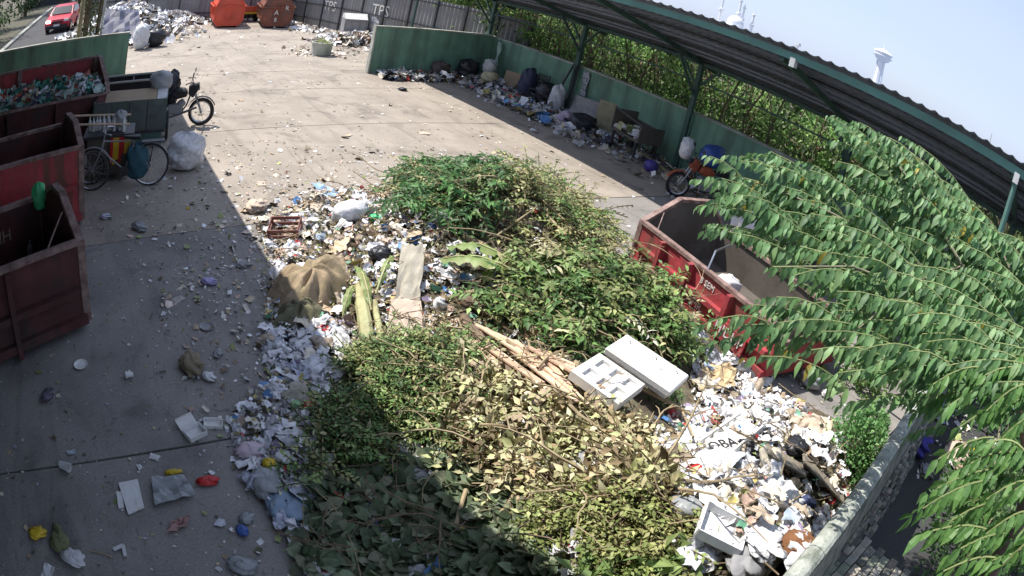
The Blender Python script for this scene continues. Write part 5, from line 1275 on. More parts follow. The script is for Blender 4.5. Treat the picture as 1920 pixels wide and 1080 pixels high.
# hanging cloth, flag and planks
pa = onx(1100, 130, 13.62); pz = onx(1092, 178, 13.62)
b = grid_sheet([(13.66, pa.y + .13, 1.45), (13.66, pa.y - .13, 1.45), (13.62, pz.y - .11, .72), (13.62, pz.y + .11, .72)], n=6, amp=.02)
one('hanging_cloth', b, mat('flowered_cloth', (.5, .5, .52), .8, var=.3, dirt=(.06, .08, .16), dirt_amt=.95, dirt_scale=11), 'white and navy patterned cloth hanging over the green wall', 'cloth')
pa = onx(938, 90, 13.6); b = grid_sheet([(13.55, pa.y + .1, 1.45), (13.55, pa.y - .1, 1.4), (13.45, pa.y - .25, .65), (13.45, pa.y - .1, .6)], n=6, amp=.03)
one('hanging_cloth', b, mat('pale_green_cloth', (.35, .5, .42), .8), 'pale green and white cloth hanging in the wall corner', 'cloth')
for i, (p, q, lb) in enumerate([((1042, 178), (1078, 118), 'thin dark pole leaning left against the post'), ((1062, 185), (1082, 120), 'middle dark pole leaning at the post'), ((1068, 200), (1086, 122), 'right dark pole leaning at the post')]):
    a = onx(*p, 13.2); c = onx(*q, 13.6); b = MB(); b.beam(a, c, .05); one('leaning_pole', b, M_DARKM, lb, 'pole')
for i, (p, q, lb) in enumerate([((1192, 285), (1262, 335), 'long pale plank on the ground beside the green wall'), ((1212, 283), (1268, 325), 'shorter pale plank nearer the green wall')]):
    a = at(*p) + Vector((0, 0, .1)); c = at(*q) + Vector((0, 0, .06)); b = MB(); b.beam(a, c, .09, .04); one('plank', b, M_STEM, lb, 'plank')
# stacked chairs
pc = onx(1022, 175, 13.3); o = empty('stacked_chairs', (13.2, pc.y + .25, 0), R_(200), 'dark metal chair frames piled beside the black bags at the wall', 'chairs')
for s_ in (-.2, .2):
    for t_ in (-.18, .18):
        b = MB(); b.tube([(t_, s_, 0), (t_ * .9, s_, .45), (t_ * 1.4 if t_ < 0 else t_, s_, .95 if t_ < 0 else .46)], .018, 5); b.build('leg', M_DARKM, o)
b = MB(); b.box((0, 0, .46), (.42, .42, .04)); b.build('seat', M_DARKM, o)
for k in range(4):
    b = MB(); b.box((-.22, 0, .6 + k * .1), (.03, .42, .05)); b.build('back_slat', M_DARKM, o)
# dark handcart
o = empty('handcart', (12.75, 10.75, 0), R_(78), 'dark flat-sided handcart with pale litter on top against the green wall', 'handcart')
b = MB(); b.box((0, 0, .5), (1.2, .75, .05)); b.box((-.6, 0, .7), (.03, .75, .42)); b.box((.6, 0, .75), (.03, .75, .55)); b.box((0, -.37, .66), (1.2, .03, .34)); b.build('box', M_STEELD, o)
for sx in (-.5, .5):
    for sy in (-.32, .32):
        b = MB(); b.box((sx, sy, .24), (.05, .05, .48)); b.build('leg', M_DARKM, o)
b = MB(); b.beam((-.6, .3, .9), (.6, .36, 1.05), .04); b.build('rail', M_DARKM, o)
n = 90; T = np.stack([RNG.uniform(-.5, .5, n), RNG.uniform(-.3, .3, n), RNG.uniform(.56, .68, n)], 1)
V, F, C = inst(*CR_T[1], T, rots(n, .6), RNG.uniform(.08, .2, n), pick(TRASH_C[:10] + LEAFO, n)); npmesh('load', V, F, M_TRASH, C, o, kind='stuff')
wheel(o, (0, -.43, .3), .28, .022, AXY, 12)
# orange motorcycle loaded with bags under the shelter
pm = at(1265, 372)
mo = motorcycle(Vector((pm.x + .12, pm.y + .1, 0)), R_(148), 'orange motorcycle loaded with sacks, partly hidden by the tree branches', mat('dull_orange', (.30, .07, .03), .6, var=.3), R=.25)
bag(Vector((pm.x + .75, pm.y - .15, .8)), (.7, .5, .5), M_BLUE, 'blue tarpaulin bundle on the orange motorcycle', 'bundle', 501, knot=False)
bag(Vector((pm.x + .42, pm.y + .35, .78)), (.3, .3, .5), M_SACK, 'white sack tied in front of the blue bundle', 'sack', 502, name='sack')
bag(at(1218, 322), (.34, .34, .28), mat('indigo', (.07, .05, .25), .5), 'round indigo tub on the ground before the orange motorcycle', 'tub', 503, knot=False, amp=.03)
# white bag with yellow beyond the right bin
q = Vector((9.55, 4.75, 0)); q = at(1372, 470) + Vector((.35, 0, 0))
bag(Vector((q.x, q.y, 0)), (.7, .65, 1.0), M_SACK, 'tall white sack standing behind the red bin', 'sack', 510, name='sack')
bag(Vector((q.x - .22, q.y + .1, .72)), (.26, .24, .22), M_YEL, 'yellow packet poking from the tall white sack', 'packet', 511, knot=False)
bag(onheap(1345, 525, 0) * 0 + Vector((8.05, 4.35, .16)), (.45, .36, .34), M_WHITE, 'white bag lying inside the red bin', 'bag', 512, amp=.2)
bag(at(1500, 490), (.5, .4, .3), M_CLEAR, 'bluish clear bag on the ground behind the red bin', 'bag', 513)
bag(Vector((-.72, 7.35, .95)), (.2, .16, .34), M_SCREW, 'bright green carrier bag hanging inside the nearest bin', 'bag', 520)
b = MB(); b.lathe([(.035, 0), (.04, .15), (.014, .22), (.014, .26)], 10, (0, 0, 0)); tag(b.build('bottle', M_CLEAR, loc=(-.95, 7.45, .35), rot=(.4, .2, 0)), 'plastic bottle stuck inside the nearest bin', 'bottle')

# ================================================================== FOREGROUND WALL AT THE LOWER RIGHT
M_MOSS = mat('mossy_render', (.20, .20, .17), .9, var=.4, scale=9, dirt=(.07, .085, .05), dirt_amt=.9, dirt_scale=5, bump=.7)
M_CAPG = mat('mossy_cap', (.36, .38, .34), .85, var=.35, scale=10, dirt=(.14, .16, .13), dirt_amt=.85, dirt_scale=7, bump=.6)
fw = empty('block_wall', (1.6, .10, 0), math.atan(.085), 'mossy grey block wall with rounded cap running away at the lower right', 'wall')
MST = [mat('stone_%d' % i, c, .9, var=.35, scale=14, bump=.7) for i, c in enumerate([(.33, .32, .28), (.2, .195, .18), (.40, .36, .30), (.12, .125, .11), (.24, .26, .2)])]
b = MB(); b.prism([(0, -.22, 0), (0, .26, 0), (0, .20, 1.44), (0, .06, 1.44)], (.05, 0, 0), (12.35, 0, 0)); b.build('wall_core', M_MOSS, fw)
stone_mesh = []
for i in range(5):
    r = random.Random(i); P = []; n = 7
    for k in range(n):
        a = 2 * math.pi * k / n + r.uniform(-.25, .25); P.append((math.cos(a) * .5 * r.uniform(.8, 1.1), 0, math.sin(a) * .5 * r.uniform(.8, 1.1)))
    b = MB(); b.prism(P, (0, 0, 0), (0, -.03, 0)); o = b.build('stone', MST[i], fw); stone_mesh.append(o.data); bpy.data.objects.remove(o)
cnt = 0
for row in range(13):
    for c_ in range(34):
        if cnt >= 290: break
        x = 2.2 + c_ * .135 + (row % 2) * .06 + random.uniform(-.02, .02); z = .08 + row * .107 + random.uniform(-.012, .012)
        if x > 6.9 or z > 1.42: continue
        if row < 4 and c_ > 24: continue
        o = bpy.data.objects.new('stone', stone_mesh[random.randrange(5)]); COL.objects.link(o); o.parent = fw
        o.location = (x, .06 - .28 * (1 - z / 1.44), z); o.scale = (random.uniform(.11, .15), random.uniform(.5, 1.4), random.uniform(.08, .115)); o.rotation_euler = (0, random.uniform(-.4, .4), 0); cnt += 1
for i in range(16):
    b = MB(); n = 7
    prof = [(-.06, 0), (-.064, .03), (-.04, .05), (0, .058), (.04, .05), (.064, .03), (.06, 0)]
    x0 = i * .75; b.prism([(0, .13 + y, 1.44 + z) for y, z in prof], (x0, 0, 0), (x0 + .742, 0, 0)); b.build('cap_stone', M_CAPG, fw)
# low brick platform outside
pl = empty('brick_platform', (2.0, -1.6, 0), 0, 'low platform of worn multicoloured bricks outside the wall at the bottom edge', 'brickwork')
b = MB(); b.box((1.12, .92, .46), (2.24, 1.84, .92)); b.build('core', M_MOSS, pl)
BR = []
for i in range(6):
    b = MB(); b.box((0, 0, 0), (.135, .072, .05)); o = b.build('brick', [MST[0], MST[1], MST[2], MST[3], MST[4], mat('brick_red', (.20, .165, .14), .9, var=.3, scale=14)][i], pl, bevel=.006); BR.append(o.data); bpy.data.objects.remove(o)
for r in range(23):
    for c in range(15):
        x = .10 + c * .145 + (r % 2) * .07; y = .06 + r * .081
        if x > 2.2 or (x < .75 and r < 12): continue
        o = bpy.data.objects.new('brick', BR[random.randrange(6)]); COL.objects.link(o); o.parent = pl; o.location = (x, y, .945 + random.uniform(-.006, .008)); o.rotation_euler = (random.uniform(-.05, .05), random.uniform(-.05, .05), random.uniform(-.06, .06))

# litter outside the wall
stuff('lane_litter', scatter_ground(1500, (5.5, 12, -3.0, .3), (.04, .16), TRASH_C[:8] + PALE + LEAFO, z=(0, .03), tilt=.4, dens=lambda x, y: np.clip(.15 + (x - 7.5) * .25, 0, 1)), M_TRASH, 'scraps lying in the lane outside the block wall', 'litter')
for k, (x, y, sz, m, lb, ct) in enumerate([
    (1752, 775, (.55, .4, .2), mat('paleblue2', (.4, .45, .6), .6), 'pale blue cloth bunched on the lane outside the wall', 'cloth'),
    (1765, 735, (.4, .3, .22), M_PURPLE, 'deep purple cloth beyond the pale blue cloth', 'cloth'),
    (1712, 850, (.35, .4, .3), M_PURPLE, 'purple rags hanging at the foot of the block wall', 'rags'),
    (1795, 860, (.6, .4, .15), M_CARDP, 'cream papers among weeds in the lane', 'paper'),
    (1822, 860, (.22, .2, .16), M_YEL, 'orange yellow packet in the lane weeds', 'packet'),
    (1815, 900, (.5, .3, .15), mat('brw', (.4, .25, .2), .8), 'reddish wrapper pile in the lane weeds', 'wrapper'),
    (1735, 890, (.25, .2, .1), M_GREY, 'grey plastic scrap on the bare lane', 'scrap')]):
    bag(at(x, y), sz, m, lb, ct, 600 + k, knot=False, rz=k, amp=.45, name=ct)
b = MB(); b.tube([onheap(1652, 765, .22), onheap(1690, 793, .22)], .03, 8); one('white_pipe', b, M_WHITE, 'short white pipe by the block wall behind the shrub', 'pipe')

# ================================================================== PLANTS
def weed(cx, cy, z0, rx, ry, h, n, size, cols, label, name='shrub', cat_='shrub'):
    o = empty(name, (cx, cy, z0), 0, label, cat_)
    b = MB()
    for k in range(7):
        a = random.uniform(0, 6.28); b.tube([(0, 0, 0), (math.cos(a) * rx * .4, math.sin(a) * ry * .4, h * .5), (math.cos(a) * rx * .8, math.sin(a) * ry * .8, h * .9)], [.014, .01, .004], 5)
    b.build('stems', M_STEM, o, kind='stuff')
    th = RNG.uniform(0, 2 * np.pi, n); u = RNG.uniform(.15, 1, n) ** .5; ph = RNG.uniform(0, 1, n)
    lob = 1 + .25 * np.sin(th * 3 + 1) + .2 * np.sin(th * 5 + ph * 6)
    T = np.stack([np.cos(th) * u * rx * lob * np.sqrt(1 - ph ** 2 * .8), np.sin(th) * u * ry * lob * np.sqrt(1 - ph ** 2 * .8), h * (ph * .95 + .08)], 1)
    V, F, C = inst(LEAF_V, LEAF_F, T, rots(n, .6), RNG.uniform(*size, n), pick(cols, n, .2)); npmesh('foliage', V, F, M_LEAF, C, o, kind='stuff')
    return o
p = at(1600, 850, .35); weed(p.x, max(p.y, .95), 0, .62, .42, .85, 5200, (.035, .075), [(.09, .22, .07), (.13, .28, .09), (.18, .33, .11)], 'bright green small leaved shrub growing against the block wall')
p = onheap(1235, 755); weed(p.x, p.y, max(0, p.z - .15), .34, .26, .32, 900, (.03, .06), LEAFG[:2] + [(.07, .13, .05)], 'dark tangled sprigs in front of the big styrofoam lid')
p = at(1620, 730); weed(p.x, p.y + .1, 0, .5, .4, .4, 700, (.06, .12), LEAFG, 'leafy weed with pale litter beyond the bright green shrub')
p = onheap(1160, 1065); weed(p.x, p.y, p.z, .30, .22, .12, 60, (.10, .17), [(.16, .25, .07), (.2, .3, .1)], 'cluster of broad light green leaves at the bottom edge of the heap', 'seedling', 'plant')
p = onheap(1265, 1065); weed(p.x, p.y, p.z, .24, .2, .14, 45, (.12, .2), [(.2, .3, .1), (.26, .34, .12)], 'spiky pale green leaves right of the broad leaf cluster', 'seedling', 'plant')
for k, (x, y, lb) in enumerate([(1800, 950, 'leafy weeds at the bend of the lane'), (1880, 900, 'weeds under the tree at the right edge'), (1800, 1050, 'dark weeds at the lower right corner'), (1900, 1040, 'dense weeds in the extreme lower right corner')]):
    p = at(x, y); weed(p.x, p.y, 0, 1.0, .6, .7, 1600, (.05, .12), [(.05, .12, .035), (.08, .16, .05), (.12, .2, .07)], lb, 'weeds', 'weeds')
for x, y in ((450, 800), (480, 790), (440, 840)):
    pass

M_TWIG = mat('green_twig', (.20, .24, .10), .8)
LONG_V = [(x * 1.15, y, z) for x, y, z in LONG_V]
# --- the tree leaning in from the right: long twigs with two rows of drooping leaves
tree = empty('tree', (5.2, -1.3, 0), 0, 'leafy tree reaching over the yard from the right with long twigs of drooping leaves', 'tree')
TO = np.array([5.2, -1.3, 0.0])
OR = np.array(atd(1885, 610, 4.6))
b = MB(); b.tube([(0, 0, 0), (.05, .1, 1.0), (-.1, .3, 1.8), tuple(OR - TO)], [.13, .11, .09, .07], 10); b.build('trunk', M_BARK, tree, smooth=True)
M_LIMB = mat('limb_bark', (.20, .19, .13), .85, var=.3, scale=9)
def limb(pts, r):
    r *= .55
    P = [Vector(atd(*q)) - Vector(TO) for q in pts]
    b = MB(); b.tube(P, [r * (1 - .7 * i / (len(P) - 1)) for i in range(len(P))], 7); b.build('limb', M_LIMB, tree, smooth=True)
limb([(1885, 610, 4.6), (1803, 497, 4.5), (1700, 330, 4.8), (1640, 260, 4.9)], .035)
limb([(1885, 610, 4.6), (1800, 500, 4.4), (1726, 526, 4.2), (1685, 555, 4.0), (1604, 620, 3.8), (1540, 670, 3.7)], .022)
limb([(1885, 610, 4.6), (1700, 480, 4.5), (1560, 400, 4.5), (1420, 340, 4.7)], .03)
limb([(1885, 610, 4.6), (1750, 560, 4.2), (1600, 500, 4.1), (1450, 500, 4.1)], .03)
limb([(1885, 610, 4.6), (1880, 750, 3.6), (1860, 900, 3.0)], .03)
limb([(1885, 610, 4.6), (1900, 520, 4.6), (1860, 430, 4.8)], .03)
SPR = []
TIPS = [(1552, 215, 4.8), (1575, 235, 4.8), (1600, 225, 4.9), (1325, 290, 4.8), (1300, 335, 4.6), (1360, 290, 4.9), (1405, 285, 4.9), (1310, 385, 4.4), (1330, 375, 4.4), (1430, 395, 4.4), (1450, 345, 4.6), (1500, 300, 4.7), (1530, 330, 4.7),
        (1600, 330, 4.7), (1640, 290, 4.8), (1680, 330, 4.8), (1740, 360, 4.8), (1460, 425, 4.3), (1440, 500, 4.0), (1490, 515, 4.0), (1400, 570, 3.9), (1425, 560, 3.9), (1500, 470, 4.2), (1550, 450, 4.2), (1590, 400, 4.4), (1310, 612, 3.8), (1345, 620, 3.8), 
        (1430, 610, 3.8), (1480, 580, 3.9), (1500, 660, 3.6), (1540, 620, 3.7), (1560, 700, 3.5), (1620, 690, 3.5), (1600, 650, 3.6), (1660, 660, 3.6), (1720, 690, 3.4), (1700, 630, 3.6), (1780, 690, 3.4), (1840, 720, 3.2), (1570, 545, 3.9),
        (1620, 480, 4.2), (1660, 430, 4.4), (1700, 400, 4.6), (1760, 420, 4.6), (1820, 420, 4.7), (1880, 440, 4.7), (1900, 480, 4.6), (1640, 560, 3.9), (1700, 520, 4.1), (1760, 500, 4.2), (1830, 520, 4.2), (1890, 560, 4.1), (1740, 580, 3.9), (1800, 600, 3.8), (1860, 640, 3.7), (1900, 700, 3.4),
        (1560, 260, 4.8), (1620, 260, 4.85), (1480, 375, 4.5), (1520, 400, 4.4), (1380, 330, 4.7), (1560, 500, 4.05), (1600, 600, 3.8), (1650, 610, 3.75), (1690, 580, 3.85)]
def spray(tip, base, nl, lsize, sag):
    tip, base = np.array(tip), np.array(base); d = tip - base; L = np.linalg.norm(d)
    t = np.linspace(.08, 1, nl); P = base + d * t[:, None]; P[:, 2] += sag * np.sin(t * np.pi * .85) - sag * .5 * t ** 3
    return P, d / L
parts_far = []; near_leaves = []; stem = MB()
rg = np.random.default_rng(11)
alltips = [(x, y, dd) for x, y, dd in TIPS]
for x, y, dd in TIPS:
    for _ in range(1 if (y > 480 and x < 1570) else 3):
        alltips.append((x + rg.uniform(8, 110), y + rg.uniform(-8, 60), dd + rg.uniform(-.25, .35)))
LC = [(.13, .26, .10), (.17, .31, .12), (.09, .18, .075), (.22, .35, .15), (.14, .26, .11)]
for (x, y, dd) in alltips:
    tip = np.array(atd(x, y, dd)); ox, oy = 2150 - x, 800 - y + (120 if y < 300 else 0); l = math.hypot(ox, oy) + 1e-6
    k = min(l, rg.uniform(150, 260)) / l; ang = rg.uniform(-.18, .18)
    bx = x + (ox * math.cos(ang) - oy * math.sin(ang)) * k; by = y + (ox * math.sin(ang) + oy * math.cos(ang)) * k
    base = np.array(atd(bx, by, dd + rg.uniform(-.1, .35)))
    L = np.linalg.norm(tip - base); nl = max(8, int(L / .03))
    P, dv = spray(tip, base, nl, None, .10)
    stem.tube([Vector(q - TO) for q in P[::max(1, nl // 5)]], .0035, 4, caps=False)
    side = np.where(np.arange(nl) % 2, 1.0, -1.0); hor = np.cross(dv, [0, 0, 1.0]); hor /= np.linalg.norm(hor)
    for i in range(nl):
        for s_ in ((side[i],) if i % 3 else (1, -1)):
            yv = hor * s_ * rg.uniform(.45, .95) + dv * rg.uniform(.15, .5) + np.array([0, 0, -rg.uniform(.4, 1.15)]); yv /= np.linalg.norm(yv)
            zv = np.array([0, 0, 1.0]) + hor * s_ * .8 + rg.normal(0, .42, 3); zv -= yv * zv.dot(yv); zv /= np.linalg.norm(zv); xv = np.cross(yv, zv)
            tp = (1 - .45 * (i / nl) ** 3)
            near_leaves.append((P[i], np.stack([xv, yv, zv], 1), rg.uniform(.075, .15) * tp, LC[rg.integers(5)] if rg.random() > .006 else (.40, .32, .06)))
stem.build('twigs', M_TWIG, tree, kind='stuff')
T = np.array([q[0] for q in near_leaves]) - TO; Rm = np.array([q[1] for q in near_leaves]); S = np.array([q[2] for q in near_leaves]); C = np.array([q[3] for q in near_leaves]) * (1 + rg.normal(0, .15, (len(S), 1)))
size_px = S / np.linalg.norm(T + TO - CO, axis=1); order = np.argsort(-size_px); big = order[:280]; rest = order[280:]
V, F, CC = inst(LONG_V, LONG_F, T[rest], Rm[rest], S[rest] * 1.0, C[rest]); npmesh('foliage', V, F, M_LEAF, CC, tree, kind='stuff')
lm = []
for c in LC:
    b = MB(); b.cur = c; b.add(LONG_V, LONG_F); o = b.build('leaf', M_LEAF, tree); lm.append(o.data); bpy.data.objects.remove(o)
for i in big:
    o = bpy.data.objects.new('leaf', lm[int(i) % 5]); COL.objects.link(o); o.parent = tree
    m4 = Matrix(Rm[i].tolist()).to_4x4(); o.matrix_local = Matrix.Translation(Vector(T[i])) @ m4 @ Matrix.Scale(float(S[i]), 4)
# second, nearer plant at the lower right
tree2 = empty('sapling', tuple(at(1900, 1040)), 0, 'sapling with larger light green leaves at the lower right edge', 'sapling')
T2 = np.array(tree2.location); NL = []; stem = MB()
for (x, y, dd, bx, by) in [(1712, 965, 2.6, 1850, 900), (1740, 925, 2.7, 1880, 880), (1760, 990, 2.6, 1880, 940), (1730, 1000, 2.6, 1870, 1000), (1800, 880, 2.7, 1915, 850), (1850, 830, 2.7, 1930, 860), (1780, 1040, 2.5, 1900, 1000), (1850, 1000, 2.5, 1935, 960), (1880, 1060, 2.4, 1940, 1010), (1830, 950, 2.6, 1935, 900),
                           (1850, 770, 3.0, 1930, 720), (1800, 800, 3.1, 1900, 760), (1750, 720, 3.3, 1850, 690), (1700, 820, 5.2, 1780, 800), (1880, 820, 2.8, 1950, 780), (1890, 930, 2.5, 1960, 900), (1840, 1060, 2.5, 1930, 1050), (1760, 860, 3.0, 1870, 820), (1780, 760, 3.3, 1880, 720), (1820, 720, 3.3, 1920, 690), (1870, 780, 3.1, 1950, 740), (1720, 770, 3.5, 1830, 730), (1800, 930, 2.8, 1910, 890), (1860, 880, 2.8, 1950, 850), (1770, 1070, 2.5, 1880, 1050), (1900, 1010, 2.5, 1980, 960), (1870, 700, 3.4, 1960, 660)]:
    tip = np.array(atd(x, y, dd)); base = np.array(atd(bx, by, dd)); L = np.linalg.norm(tip - base); nl = max(7, int(L / .035)); P, dv = spray(tip, base, nl, None, .05)
    stem.tube([Vector(q - T2) for q in P[::max(1, nl // 4)]], .005, 4, caps=False)
    hor = np.cross(dv, [0, 0, 1.0]); hor /= np.linalg.norm(hor)
    for i in range(nl):
        for s_ in (1, -1):
            yv = hor * s_ * rg.uniform(.5, .9) + dv * rg.uniform(.2, .6) + np.array([0, 0, -rg.uniform(.2, .9)]); yv /= np.linalg.norm(yv)
            zv = np.array([0, 0, 1.0]) + rg.normal(0, .3, 3); zv -= yv * zv.dot(yv); zv /= np.linalg.norm(zv)
            NL.append((P[i], np.stack([np.cross(yv, zv), yv, zv], 1), rg.uniform(.07, .12)))
stem.build('twigs', M_TWIG, tree2, kind='stuff')
LC2 = [(.10, .22, .06), (.13, .26, .07), (.08, .18, .05)]; lm2 = []
for c in LC2:
    b = MB(); b.cur = c; b.add(LONG_V, LONG_F); o = b.build('leaf', M_LEAF, tree2); lm2.append(o.data); bpy.data.objects.remove(o)
for i, (p, m, s_) in enumerate(NL[:295]):
    o = bpy.data.objects.new('leaf', lm2[i % 3]); COL.objects.link(o); o.parent = tree2
    o.matrix_local = Matrix.Translation(Vector(p - T2)) @ Matrix(m.tolist()).to_4x4() @ Matrix.Scale(float(s_), 4)
if len(NL) > 295:
    q = NL[295:]; n = len(q); V, F, CC = inst(LONG_V, LONG_F, np.array([a[0] for a in q]) - T2, np.array([a[1] for a in q]), np.array([a[2] for a in q]), pick(LC2, n)); npmesh('foliage', V, F, M_LEAF, CC, tree2, kind='stuff')

# ================================================================== TREES AND THICKET BEYOND THE WALLS
def tree_at(x, y, h, r, n, cols, label, group=None, size=(.10, .22), lean=0, low=.25, name='tree', trunk=.11):
    o = empty(name, (x, y, 0), 0, label, 'tree', group)
    b = MB(); b.tube([(0, 0, 0), (lean * .3, .1, h * .35), (lean * .7, -.1, h * .7), (lean, 0, h)], [trunk, trunk * .8, trunk * .5, .02], 7)
    for k in range(6):
        a = random.uniform(0, 6.28); z = h * random.uniform(.35, .85); b.tube([(lean * z / h, 0, z), (lean + math.cos(a) * r * .5, math.sin(a) * r * .5, z + .5), (lean + math.cos(a) * r * .9, math.sin(a) * r * .9, z + .6)], [.04, .025, .01], 5)
    b.build('trunk', M_BARK, o, smooth=True)
    nc = 26; cz = RNG.uniform(h * low, h * 1.02, nc); ca = RNG.uniform(0, 6.28, nc); cr = r * RNG.uniform(.2, .95, nc)
    cen = np.stack([lean * cz / h + np.cos(ca) * cr, np.sin(ca) * cr, cz], 1); w_ = RNG.integers(0, nc, n)
    T = cen[w_] + RNG.normal(0, 1, (n, 3)) * np.array([.32, .32, .28]) * r * .55
    T[:, 2] = np.maximum(T[:, 2], .1)
    tone = pick(cols, nc, .25)[w_] * (1 + RNG.normal(0, .18, (n, 1)))
    V, F, C = inst(LEAF_V, LEAF_F, T, rots(n, .9), RNG.uniform(*size, n), np.clip(tone, .01, .6)); npmesh('crown', V, F, M_LEAF, C, o, kind='stuff')
THK = [(.20, .35, .09), (.14, .27, .07), (.27, .40, .14), (.08, .15, .04), (.18, .20, .10)]
TL = ['gnarled thicket tree nearest the wall corner', 'thin vine covered tree left of the second post', 'light green tree between the first posts', 'tangled tree behind the second wall post', 'brownish creeper covered tree in the middle bay',
      'yellow green tree behind the middle bay', 'dark tangled tree left of the third post', 'creeper tree right of the third post', 'thicket tree behind the overhanging branches', 'thicket tree hidden deepest under the shelter']
for i in range(10):
    tree_at(15.6 + random.uniform(-.5, .8), 19.8 - i * 2.1 + random.uniform(-.5, .5), random.uniform(2.6, 3.1), 1.2, 2400, THK, TL[i], 'trees in the thicket beyond the long wall', low=.12, lean=random.uniform(-.4, .4), size=(.08, .2), trunk=.09)
# hanging creepers just behind the wall
n = 16000; P = np.stack([RNG.uniform(14.3, 15.4, n), RNG.uniform(-2, 20.5, n), RNG.uniform(.4, 3.1, n) ], 1); cl = np.sin(P[:, 1] * 3.1) * np.sin(P[:, 2] * 2.2 + P[:, 1]) ; P = P[cl > -.35]; n = len(P)
V, F, C = inst(LEAF_V, LEAF_F, P, rots(n, 1.2), RNG.uniform(.06, .16, n), pick(THK, n, .35)); o = npmesh('creepers', V, F, M_LEAF, C, kind='stuff'); tag(o, 'tangled creepers hanging just beyond the long green wall', 'creepers')
b = MB()
for k in range(90):
    y = random.uniform(-1, 20); x = random.uniform(14.4, 15.6); b.tube([(x, y, .2), (x + random.uniform(-.15, .15), y + random.uniform(-.4, .4), 1.8), (x, y + random.uniform(-.6, .6), 3.0)], random.uniform(.012, .035), 4, caps=False)
o = b.build('vine_stems', M_BARK, kind='stuff'); tag(o, 'thin bare vine stems hanging in the thicket', 'vines')
n = 26000; P = np.stack([RNG.uniform(17.5, 21, n), RNG.uniform(-8, 30, n), RNG.uniform(0, 3.3, n) ** 1.0], 1)
V, F, C = inst(LEAF_V, LEAF_F, P, rots(n, .9), RNG.uniform(.2, .42, n), pick([(.05, .09, .03), (.09, .13, .04), (.14, .17, .06)], n, .3)); o = npmesh('distant_thicket', V, F, M_LEAF, C, kind='stuff'); tag(o, 'deep green thicket closing the view behind the shelter', 'thicket')
sheet('thicket_floor', [(13.95, -8), (22, -8), (22, 30), (14.9, 19), (13.95, 18)], .02, mat('leaf_floor', (.09, .085, .05), .95, var=.4, scale=4))
for i, (x, y, h) in enumerate([(15.2, 22.5, 4.4), (15.6, 25.5, 5.0), (14.9, 20.4, 3.4), (17, 29, 6)]):
    tree_at(x, y, h, 1.7, 3000, [(.12, .2, .05), (.17, .25, .07), (.08, .14, .04)], ['bushy tree behind the end of the metal fence', 'taller bushy tree beyond the metal fence', 'low shrubby tree at the wall corner post', 'tall tree far behind the metal fence'][i], 'trees beyond the metal fence', low=.05, size=(.12, .25))
# roadside
for i, (x, y, h) in enumerate([(-8.5, 38, 6.5), (-9.2, 46, 7), (-7.8, 55, 7), (-8.2, 31, 5.5), (-9, 65, 8), (-2.4, 58, 6.0)]):
    tree_at(x, y, h, 2.4, 2400, [(.03, .06, .02), (.05, .085, .03), (.06, .1, .03)], ['dark roadside tree left of the red car', 'second dark roadside tree further along the verge', 'third dark roadside tree down the road', 'nearest dark roadside tree at the left edge', 'farthest dark roadside tree', 'tree on the yard side behind the red car'][i], 'trees along the road', low=.1, size=(.2, .45), trunk=.2)
sheet('verge', [(-30, 19.2), (-6.2, 19.2), (-6.2, 80), (-30, 80)], .0, mat('verge_soil', (.08, .075, .05), .95, var=.4))
sheet('road_shoulder', [(-2.2, 19.2), (-.9, 19.2), (-.4, 45), (.2, 80), (-1.4, 80)], .0, M_DUST)
# screen hedge and stakes behind the left green wall
for i, (px, lb) in enumerate([(147, 'pale trunk standing left of the climbing plant'), (158, 'thin trunk inside the climbing plant'), (181, 'dark straight trunk right of the climbing plant')]):
    q = ony(px, 62, 20.3); b = MB(); b.tube([(0, 0, 0), (.03, 0, 2), (.0, 0, 5)], [.10 if i == 0 else .06, .08, .05], 8)
    o = empty('tree', (q.x, 20.3 + .3 * i, 0), 0, lb, 'tree'); b.build('trunk', M_STEM if i == 0 else M_BARK, o, smooth=True)
q = ony(165, 40, 20.6); weed(q.x, 20.8, 0, .42, .3, 4.6, 2200, (.08, .18), [(.10, .14, .05), (.16, .2, .07), (.06, .09, .03)], 'tall climbing plant between the trunks behind the left green wall', 'climbing_plant', 'plant')
q = ony(192, 40, 20.5); b = MB(); b.beam((0, 0, 0), (0, 0, 3.4), .09); o = b.build('banner_pole', M_WHITE, loc=(q.x, 20.9, 0)); tag(o, 'white and red striped pole beside the dark trunk', 'pole')
b = MB(); b.box((0, 0, 2.75), (.1, .1, .18)); b.build('red_band', M_REDP, o)
# lamp pole behind the short wall
q = ony(773, 50, 18.95); b = MB(); b.tube([(q.x, 19.0, 0), (q.x + .02, 19.0, 4.6)], .045, 8); one('steel_pole', b, M_POST, 'slim dark green steel pole rising behind the short green wall', 'pole')
# dark tarpaulin over the far left pile
b = grid_sheet([(.2, 27.2, .5), (2.2, 26.9, .35), (2.0, 29.2, 1.35), (.3, 29.4, 1.5)], n=8, amp=.06, th=.02); one('tarpaulin', b, mat('navy_tarp', (.045, .05, .09), .6), 'dark navy tarpaulin draped on the far left rubbish pile', 'tarpaulin')
q = at(203, 62); bag(Vector((q.x, q.y, 0)), (.9, .7, .8), M_SACK, 'white bag at the foot of the dark tarpaulin', 'bag', 700)
q = at(238, 74); bag(Vector((q.x, q.y + 1, 0)), (.9, .5, .5), M_SCREW, 'light green bag before the dark tarpaulin', 'bag', 701, knot=False)

